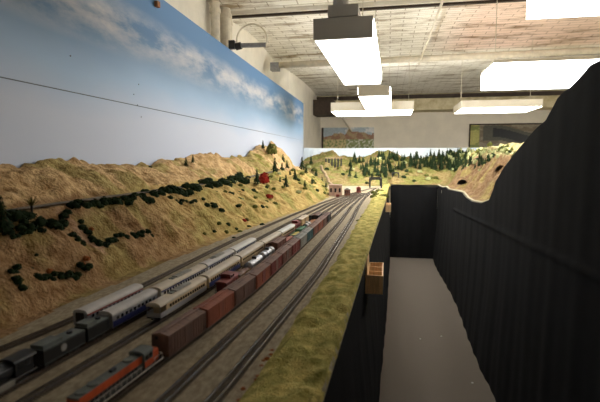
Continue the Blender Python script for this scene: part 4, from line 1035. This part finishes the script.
('bush','l',-0.967,3.421,0.039,18,0),('bush','p',-0.981,2.992,0.031,18,2),('bush','g',-1.179,3.308,0.03,18,1),('bush','l',-0.819,5.156,0.052,18,1),
('bush','l',-1.061,5.097,0.06,18,2),('bush','l',-1.1,4.246,0.045,18,3),('bush','l',-1.385,7.909,0.072,18,0),('bush','l',-0.951,3.772,0.038,18,3),
('bush','g',-1.138,4.573,0.049,18,3),('bush','g',-0.849,5.205,0.048,18,3),('bush','l',-0.657,5.181,0.054,18,0),('bush','p',-1.213,3.743,0.042,18,3),
('bush','l',-0.861,3.188,0.032,18,3),('bush','l',-1.077,3.258,0.036,18,2),('bush','l',-0.787,4.369,0.048,18,3),('bush','l',-0.992,5.296,0.06,18,1),
('bush','l',-1.249,7.504,0.074,18,1),('bush','l',-1.148,5.404,0.048,18,0),('bush','p',-0.809,4.149,0.049,18,0),('bush','l',-1.159,4.71,0.053,18,3),
('bush','g',-1.007,3.341,0.035,18,1),('bush','g',-0.98,3.636,0.035,18,0),('bush','p',-1.36,7.685,0.068,18,2),('bush','l',-1.011,3.8,0.041,18,0),
('bush','l',-0.751,5.308,0.047,18,3),('bush','p',-1.086,4.523,0.049,18,0),('bush','g',-1.018,7.738,0.074,18,3),('bush','l',-1.107,3.761,0.045,18,1),
('conifer','g',0.117,8.39,0.16,19,0),('conifer','g',0.763,8.355,0.144,19,2),('conifer','g',0.021,8.092,0.155,19,0),
('conifer','g',1.041,8.23,0.163,19,3),('conifer','g',1.218,8.393,0.135,19,2),('conifer','g',0.243,8.068,0.135,19,2),
('conifer','g',-0.617,8.703,0.141,19,0),('conifer','g',-0.01,7.978,0.149,19,2),('conifer','g',-0.288,8.005,0.171,19,3),
('conifer','g',0.624,8.151,0.146,19,0),('conifer','g',-0.372,7.499,0.165,19,0),('conifer','g',0.183,8.083,0.167,19,3),
('conifer','g',0.119,8.326,0.169,19,2),('conifer','g',-0.085,7.69,0.144,19,2),('conifer','g',0.162,8.414,0.171,19,0),
('conifer','g',1.124,8.11,0.161,19,1),('conifer','g',1.081,8.562,0.162,19,1),('conifer','g',-0.58,8.346,0.144,19,3),
('conifer','g',-0.608,7.738,0.157,19,0),('conifer','g',-0.11,8.209,0.169,19,2),('conifer','g',0.95,8.441,0.137,19,1),
('conifer','g',-0.107,7.376,0.139,19,1),('conifer','g',1.042,8.153,0.158,19,3),('conifer','g',-0.159,7.493,0.152,19,1),
('conifer','g',-0.154,8.28,0.142,19,1),('conifer','g',-0.032,7.595,0.126,19,3),('conifer','g',-0.156,7.843,0.154,19,3),
('conifer','g',0.959,8.208,0.16,19,0),('conifer','g',0.007,8.028,0.143,19,2),('conifer','g',1.014,8.099,0.138,19,1),
('conifer','g',0.856,8.246,0.14,19,0),('conifer','g',-0.196,7.604,0.134,19,2),('conifer','g',0.024,8.331,0.183,19,3),
('conifer','g',0.295,8.479,0.142,19,3),('conifer','g',1.229,8.422,0.166,19,1),('conifer','g',0.412,8.233,0.15,19,1),
('conifer','g',1.169,8.128,0.141,19,0),('conifer','g',-0.027,7.363,0.157,19,1),('conifer','g',0.906,8.317,0.162,19,1),
('conifer','g',0.051,7.929,0.165,19,3),('conifer','g',0.475,8.173,0.155,19,1),('conifer','g',1.101,7.297,0.136,19,1),
('conifer','g',1.102,7.437,0.143,19,2),('conifer','g',0.791,8.07,0.162,19,2),('conifer','g',-0.505,7.431,0.12,19,1),
('conifer','g',0.511,8.541,0.172,19,3),('conifer','g',0.723,8.291,0.149,19,2),('conifer','g',-0.168,7.845,0.136,19,2),
('conifer','g',0.888,8.073,0.143,19,3),('conifer','g',-0.091,7.766,0.157,19,0),('conifer','g',-0.431,8.15,0.141,19,2),
('conifer','g',1.244,8.429,0.133,19,2),('conifer','g',1.024,8.256,0.136,19,2),('conifer','g',0.016,8.091,0.136,19,2),
('conifer','g',-0.042,7.848,0.149,19,3),('conifer','g',-0.422,7.891,0.13,19,1),('conifer','g',0.678,8.337,0.168,19,3),
('conifer','g',0.452,8.428,0.14,19,3),('conifer','g',0.228,8.052,0.174,19,3),('conifer','g',-0.084,8.04,0.141,19,2),
('conifer','g',1.15,7.339,0.119,19,1),('conifer','g',-0.545,8.038,0.138,19,1),('conifer','g',0.748,8.173,0.179,19,3),
('conifer','g',0.537,8.138,0.148,19,0),('conifer','g',1.125,8.338,0.182,19,1),('conifer','g',-0.501,8.211,0.166,19,0),
('conifer','g',0.871,8.382,0.153,19,3),('conifer','g',0.151,8.357,0.165,19,0),('conifer','g',0.087,8.419,0.157,19,3),
('conifer','g',0.763,8.687,0.16,19,0),('conifer','g',0.162,8.341,0.15,19,2),('conifer','g',0.401,8.6,0.139,19,3),
('conifer','g',0.058,8.359,0.137,19,1),('conifer','g',0.615,8.358,0.158,19,3),('conifer','g',0.28,8.152,0.16,19,1),
('conifer','g',-0.391,7.639,0.149,19,2),('conifer','g',0.895,8.117,0.178,19,0),('conifer','g',0.804,8.516,0.167,19,2),
('conifer','g',-0.019,7.449,0.124,19,3),('conifer','g',-0.022,7.69,0.135,19,2),('conifer','g',-0.602,8.257,0.172,19,1),
('conifer','g',-0.08,8.194,0.161,19,0),('conifer','g',1.032,8.034,0.152,19,2),('conifer','g',0.046,7.967,0.177,19,1),
('conifer','g',0.576,8.308,0.171,19,2),('conifer','g',-0.034,7.684,0.124,19,0),('conifer','g',-0.335,7.613,0.155,19,2),
('conifer','g',0.901,8.599,0.17,19,1),('conifer','g',0.552,8.124,0.134,19,1),('conifer','g',0.497,8.28,0.158,19,1),
('conifer','g',0.657,8.409,0.154,19,0),('conifer','g',0.232,8.04,0.152,19,3),('conifer','g',1.005,8.376,0.169,19,3),
('conifer','g',-0.362,7.662,0.156,19,0),('conifer','g',-0.205,7.522,0.135,19,3),('conifer','g',1.298,8.256,0.167,19,0),
('conifer','g',0.734,8.323,0.181,19,3),('conifer','g',0.893,8.391,0.186,19,1),('conifer','g',-0.446,7.746,0.124,19,3),
('conifer','g',1.141,8.187,0.18,19,1),('conifer','g',-0.646,8.022,0.162,19,2),('conifer','g',0.397,8.333,0.179,19,1),
('conifer','g',0.564,8.34,0.166,19,2),('conifer','g',1.032,8.522,0.181,19,0),('conifer','g',0.489,8.553,0.148,19,2),
('conifer','g',-0.373,7.626,0.134,19,2),('conifer','g',1.129,7.385,0.126,19,1),('conifer','g',1.131,8.438,0.134,19,2),
('conifer','g',1.191,8.224,0.17,19,1),('conifer','g',-0.303,7.446,0.123,19,2),('conifer','g',-0.076,8.063,0.162,19,2),
('conifer','g',-0.235,7.873,0.142,19,1),('conifer','g',1.057,6.885,0.145,19,0),('conifer','g',1.126,8.024,0.165,19,2),
('conifer','g',-0.059,7.479,0.129,19,3),('conifer','g',0.947,8.457,0.18,19,2),('conifer','g',0.693,8.585,0.138,19,2),
('conifer','g',0.242,8.38,0.158,19,2),('conifer','g',0.757,8.221,0.172,19,3),('conifer','g',0.802,8.385,0.172,19,3),
('conifer','g',1.027,8.436,0.179,19,0),('conifer','g',0.129,8.259,0.141,19,2),('conifer','g',0.935,8.438,0.138,19,2),
('conifer','g',0.963,8.452,0.159,19,3),('conifer','g',1.02,8.337,0.136,19,2),('conifer','g',-0.288,7.946,0.17,19,3),
('conifer','g',-0.367,7.5,0.15,19,1),('conifer','g',-0.626,7.963,0.134,19,3),('conifer','g',0.517,8.5,0.169,19,2),
('conifer','g',1.137,8.418,0.168,19,1),('conifer','g',1.197,8.393,0.16,19,3),('conifer','g',0.794,8.062,0.173,19,1),
('conifer','g',0.863,8.385,0.186,19,1),('conifer','g',1.028,8.042,0.159,19,0),('conifer','g',-0.351,7.94,0.13,19,3),
('conifer','g',1.169,8.154,0.181,19,3),('conifer','g',-0.209,7.636,0.15,19,2),('conifer','g',0.784,8.086,0.164,19,3),
('conifer','g',1.094,8.391,0.17,19,3),('conifer','g',0.266,8.312,0.149,19,3),('conifer','g',-0.603,7.39,0.158,19,2),
('conifer','g',0.092,7.816,0.155,19,3),('conifer','g',-0.159,8.186,0.173,19,3),('conifer','g',-0.095,7.535,0.159,19,1),
('conifer','g',1.188,8.365,0.184,19,3),('conifer','g',0.505,8.506,0.173,19,2),('conifer','g',0.123,8.003,0.129,19,1),
('conifer','g',0.938,8.354,0.141,19,2),('conifer','g',0.026,8.31,0.173,19,2),('conifer','g',1.088,8.085,0.154,19,1),
('conifer','g',0.454,8.246,0.169,19,2),('conifer','g',0.262,8.217,0.174,19,2),('conifer','g',-0.291,7.563,0.12,19,3),
('conifer','g',0.89,8.394,0.185,19,0),('conifer','g',-0.247,7.403,0.118,19,0),('conifer','g',0.809,8.492,0.166,19,3),
('conifer','g',0.408,8.216,0.181,19,1),('conifer','g',1.084,6.833,0.132,19,1),('conifer','g',1.13,8.215,0.177,19,1),
('conifer','g',1.1,6.953,0.138,19,2),('conifer','g',0.374,8.102,0.166,19,1),('conifer','g',-0.205,7.803,0.172,19,1),
('conifer','g',-0.211,7.946,0.144,19,0),('conifer','g',0.677,8.222,0.139,19,1),('conifer','g',0.919,8.148,0.129,19,2),
('conifer','g',-0.096,7.607,0.15,19,1),('bush','p',0.651,7.748,0.086,20,3),('bush','g',-0.51,7.421,0.069,20,2),('bush','l',0.38,8.013,0.082,20,2),
('bush','l',-0.207,7.475,0.088,20,2),('bush','l',-0.431,8.494,0.081,20,0),('bush','l',-0.897,8.341,0.078,20,0),('bush','l',0.087,8.005,0.068,20,2),
('bush','l',0.7,7.774,0.081,20,2),('bush','l',-0.646,8.178,0.074,20,1),('bush','p',0.282,8.302,0.097,20,2),('bush','g',0.262,7.793,0.087,20,1),
('bush','l',0.971,8.437,0.088,20,3),('bush','g',-0.051,7.74,0.083,20,3),('bush','l',0.383,8.279,0.08,20,0),('bush','p',-0.603,7.891,0.092,20,1),
('bush','p',-0.602,7.478,0.071,20,1),('bush','l',0.175,8.124,0.091,20,0),('bush','g',0.316,8.035,0.078,20,3),('bush','p',-0.143,8.177,0.095,20,0),
('bush','l',0.776,7.781,0.085,20,1),('bush','l',-0.659,7.771,0.087,20,3),('bush','g',-0.312,7.139,0.064,20,3),('bush','l',0.849,8.343,0.084,20,0),
('bush','l',0.758,8.179,0.081,20,2),('bush','g',-0.157,7.451,0.085,20,1),('bush','g',-0.629,7.776,0.068,20,0),('bush','l',0.556,8.612,0.089,20,0),
('bush','p',1.059,8.049,0.081,20,1),('bush','g',0.377,8.291,0.07,20,1),('bush','l',0.427,8.542,0.079,20,3),('bush','l',0.829,8.048,0.072,20,0),
('bush','l',0.059,8.086,0.086,20,0),('bush','g',-0.083,7.836,0.071,20,2),('bush','g',0.428,7.683,0.066,20,2),('bush','l',1.275,8.38,0.096,20,1),
('bush','l',1.327,8.323,0.093,20,0),('bush','l',-0.818,7.837,0.082,20,0),('bush','l',0.337,8.444,0.098,20,2),('bush','l',1.117,8.362,0.078,20,3),
('bush','l',0.317,7.902,0.071,20,0),('bush','l',-0.32,7.434,0.063,20,1),('bush','l',0.351,8.345,0.073,20,0),('bush','l',0.021,7.726,0.074,20,0),
('bush','g',-0.73,7.588,0.071,20,1),('bush','l',0.635,7.876,0.073,20,3),('bush','p',0.529,7.991,0.083,20,1),('bush','l',0.07,8.193,0.073,20,2),
('bush','g',1.17,8.085,0.072,20,1),('bush','g',1.175,8.315,0.078,20,0),('tree','p',1.172,6.607,0.073,21,3),('tree','p',1.209,6.676,0.07,21,1),
('tree','p',1.157,4.827,0.043,21,3),('tree','p',1.056,8.392,0.093,21,2),('tree','p',1.105,8.471,0.093,21,1),('tree','g',1.244,6.743,0.071,21,3),
('tree','p',1.157,6.614,0.063,21,3),('tree','p',1.175,7.214,0.074,21,0),('tree','p',1.157,4.827,0.049,21,0),('tree','g',1.11,8.677,0.094,21,0),
('tree','l',1.198,6.619,0.069,21,0),('tree','p',1.202,5.284,0.048,21,1),('tree','p',1.157,6.105,0.061,21,1),('tree','p',1.156,6.63,0.07,21,3),
('tree','l',1.269,6.57,0.066,21,0),('tree','p',1.152,6.638,0.064,21,0),('tree','p',1.228,8.374,0.072,21,0),('tree','p',1.314,7.069,0.07,21,1),
('tree','p',1.104,8.209,0.085,21,1),('tree','l',1.189,8.159,0.085,21,0),('tree','p',1.292,7.1,0.077,21,1),('tree','p',1.126,5.126,0.041,21,3),
('tree','p',1.164,5.464,0.048,21,3),('tree','p',1.022,8.431,0.095,21,3),('tree','p',0.78,3.082,0.03,21,0),('tree','p',1.283,6.404,0.055,21,2),
('tree','p',1.159,4.836,0.053,21,2),('tree','p',1.085,8.364,0.085,21,3),('tree','p',1.231,5.247,0.058,21,1),('tree','p',1.141,4.955,0.054,21,0),
('tree','g',1.17,4.981,0.051,21,3),('tree','p',1.434,6.355,0.067,21,0),('tree','p',1.165,6.753,0.072,21,0),('tree','l',1.135,7.309,0.073,21,3),
('tree','p',1.159,8.221,0.069,21,1),('tree','p',1.187,8.24,0.08,21,0),('tree','p',1.16,4.84,0.039,21,1),('tree','p',1.244,6.077,0.061,21,0),
('tree','l',1.233,5.352,0.048,21,0),('tree','g',1.068,8.526,0.089,21,3),('tree','p',1.19,8.198,0.084,21,3),('tree','p',1.219,4.779,0.042,21,0),
('tree','p',1.197,7.234,0.079,21,0),('tree','g',1.289,8.482,0.095,21,3),('tree','l',1.194,5.0,0.042,21,3),('tree','l',1.166,8.18,0.08,21,3),
('tree','l',1.186,6.267,0.061,21,1),('tree','p',1.137,5.438,0.056,21,0),('tree','p',1.294,6.453,0.058,21,3),('tree','p',1.217,5.925,0.052,21,1),
('tree','p',1.311,8.431,0.073,21,0),('tree','p',1.207,8.137,0.073,21,0),('tree','p',1.193,5.419,0.046,21,2),('tree','l',1.055,8.552,0.089,21,3),
('tree','l',0.78,3.123,0.027,21,1),('tree','p',1.292,8.746,0.085,21,2),('tree','p',1.146,8.568,0.076,21,2),('tree','l',1.318,8.321,0.093,21,2),
('tree','p',1.254,8.233,0.081,21,2),('tree','l',1.251,6.063,0.065,21,1),('tree','g',1.141,5.637,0.051,21,3),('tree','l',1.216,5.97,0.051,21,0),
('tree','p',1.415,8.629,0.094,21,1),('tree','l',1.129,8.292,0.068,21,0),('tree','p',1.292,6.154,0.068,21,3),('tree','p',1.128,6.298,0.061,21,0),
('tree','p',1.164,6.592,0.072,21,3),('tree','g',1.153,5.381,0.054,21,0),('tree','p',1.085,8.205,0.087,21,2),('tree','g',1.17,4.806,0.041,21,1),
('tree','p',1.168,6.03,0.066,21,0),('tree','p',1.281,8.565,0.091,21,2),('tree','l',1.154,4.851,0.054,21,2),('tree','p',1.144,6.618,0.054,21,1),
('tree','p',1.262,8.446,0.077,21,0),('tree','p',1.247,8.236,0.086,21,1),('tree','l',1.229,6.065,0.06,21,3),('tree','l',1.242,8.488,0.076,21,2),
('tree','p',1.117,6.311,0.071,21,2),('tree','p',1.392,8.396,0.084,21,3),('tree','g',1.226,5.371,0.051,21,1),('tree','p',1.164,4.938,0.052,21,1),
('tree','p',1.07,8.56,0.092,21,0),('tree','p',1.117,8.264,0.08,21,2),('tree','p',1.112,5.037,0.052,21,0),('tree','p',0.78,3.074,0.032,21,1),
('tree','l',1.214,4.911,0.041,21,3),('tree','p',1.252,6.112,0.05,21,0),('tree','p',1.131,8.25,0.083,21,3),('tree','l',1.166,4.897,0.051,21,3),
('tree','l',1.159,6.702,0.057,21,3),('tree','p',0.781,3.085,0.03,21,2),('tree','p',1.155,4.985,0.048,21,3),('tree','g',1.152,5.476,0.044,21,0),
('tree','p',1.178,6.248,0.07,21,2),('tree','p',1.461,8.512,0.09,21,1),('tree','p',1.11,8.284,0.078,21,3),('tree','l',1.209,5.399,0.058,21,2),
('tree','p',1.186,6.048,0.058,21,3),('tree','p',1.117,8.332,0.069,21,2),('tree','p',1.419,8.688,0.081,21,2),('tree','p',1.109,6.28,0.067,21,0),
('tree','p',1.028,8.415,0.092,21,1),('tree','g',1.255,8.203,0.088,21,1),('tree','p',1.268,6.574,0.064,21,2),('conifer','g',0.881,8.14,0.13,22,0),
('conifer','g',1.048,8.132,0.149,22,2),('conifer','g',1.059,5.744,0.104,22,0),('conifer','g',1.133,6.001,0.112,22,3),
('conifer','g',0.986,8.089,0.129,22,1),('conifer','g',1.126,6.632,0.125,22,3),('conifer','g',1.093,5.653,0.108,22,2),
('conifer','g',1.338,8.415,0.139,22,2),('conifer','g',1.051,6.351,0.101,22,0),('conifer','g',1.008,8.132,0.137,22,3),
('conifer','g',1.003,8.067,0.158,22,0),('conifer','g',1.113,8.391,0.146,22,3),('conifer','g',1.112,5.462,0.1,22,0),
('conifer','g',1.196,7.292,0.115,22,3),('conifer','g',1.09,8.133,0.142,22,0),('conifer','g',1.174,8.173,0.134,22,2),
('conifer','g',0.9,8.268,0.124,22,2),('conifer','g',1.092,8.125,0.129,22,2),('conifer','g',1.088,5.717,0.106,22,3),
('conifer','g',1.106,6.882,0.125,22,0),('conifer','g',1.101,5.433,0.098,22,0),('conifer','g',1.204,8.433,0.155,22,2),
('conifer','g',1.128,6.737,0.11,22,3),('conifer','g',1.118,6.042,0.104,22,0),('conifer','g',1.193,8.362,0.155,22,1),
('conifer','g',1.312,8.354,0.129,22,2),('conifer','g',1.074,5.453,0.082,22,0),('conifer','g',1.09,6.149,0.099,22,1),
('conifer','g',1.117,6.716,0.127,22,2),('conifer','g',1.065,6.335,0.099,22,2),('bush','p',1.104,6.691,0.061,23,3),('bush','l',1.106,5.568,0.05,23,3),
('bush','p',1.097,8.302,0.062,23,1),('bush','p',1.061,5.647,0.049,23,0),('bush','l',1.13,8.085,0.071,23,2),('bush','l',1.072,5.801,0.042,23,2),
('bush','p',1.085,8.209,0.073,23,2),('bush','p',1.304,8.387,0.072,23,2),('bush','g',1.053,8.151,0.06,23,2),('bush','l',1.245,8.223,0.071,23,2),
('bush','g',1.146,6.181,0.04,23,3),('bush','p',0.781,3.193,0.025,23,3),('bush','g',1.147,6.329,0.057,23,0),('bush','l',1.17,6.266,0.056,23,1),
('bush','l',-0.164,5.484,0.071,24,2),('bush','l',-0.11,5.772,0.078,24,0),('bush','l',-0.06,5.712,0.065,24,3),('bush','l',-0.129,5.18,0.078,24,0),
('bush','l',-0.058,5.042,0.063,24,3),('bush','l',-0.149,4.91,0.071,24,0),('bush','l',-0.018,5.029,0.076,24,1),('conifer','g',-1.108,1.14,0.128,25,1),
('yucca','s',-1.15,1.304,0.072,26,0),('bush','o',-0.236,0.737,0.012,27,0),('bush','o',-0.24,0.756,0.011,27,2),('bush','o',-0.24,0.781,0.01,27,1),
('bush','o',-0.245,0.862,0.011,27,3),('bush','o',-0.242,0.895,0.015,27,3),('bush','o',-0.239,0.916,0.013,27,0),('bush','o',-0.241,0.818,0.012,27,3),
('bush','o',-0.247,0.726,0.012,27,2),('bush','o',-0.252,0.766,0.013,27,2),('bush','o',-0.239,0.802,0.013,27,2),('bush','o',-0.247,0.886,0.011,27,1),
('bush','o',-0.243,0.94,0.012,27,1),('bush','o',-0.233,0.745,0.011,27,2),('bush','l',-0.177,2.069,0.017,28,1),('bush','l',-0.19,3.057,0.028,28,1),
('bush','l',-0.184,2.453,0.023,28,2),('bush','l',-0.133,3.878,0.033,28,2),('bush','l',-0.192,1.821,0.018,28,1),('bush','l',-0.175,3.268,0.026,28,0),]
for kind_,m_,x_,y_,s_,g_,sd_ in PL:
    if kind_=='bush': sz=(s_*1.15,s_*1.15,s_)
    elif kind_=='conifer': sz=(s_,s_,s_)
    else: sz=(s_,s_,s_)
    plant(kind_,KM[m_],x_,y_,sz,PG[g_][0],PG[g_][1],PG[g_][2],sd_)
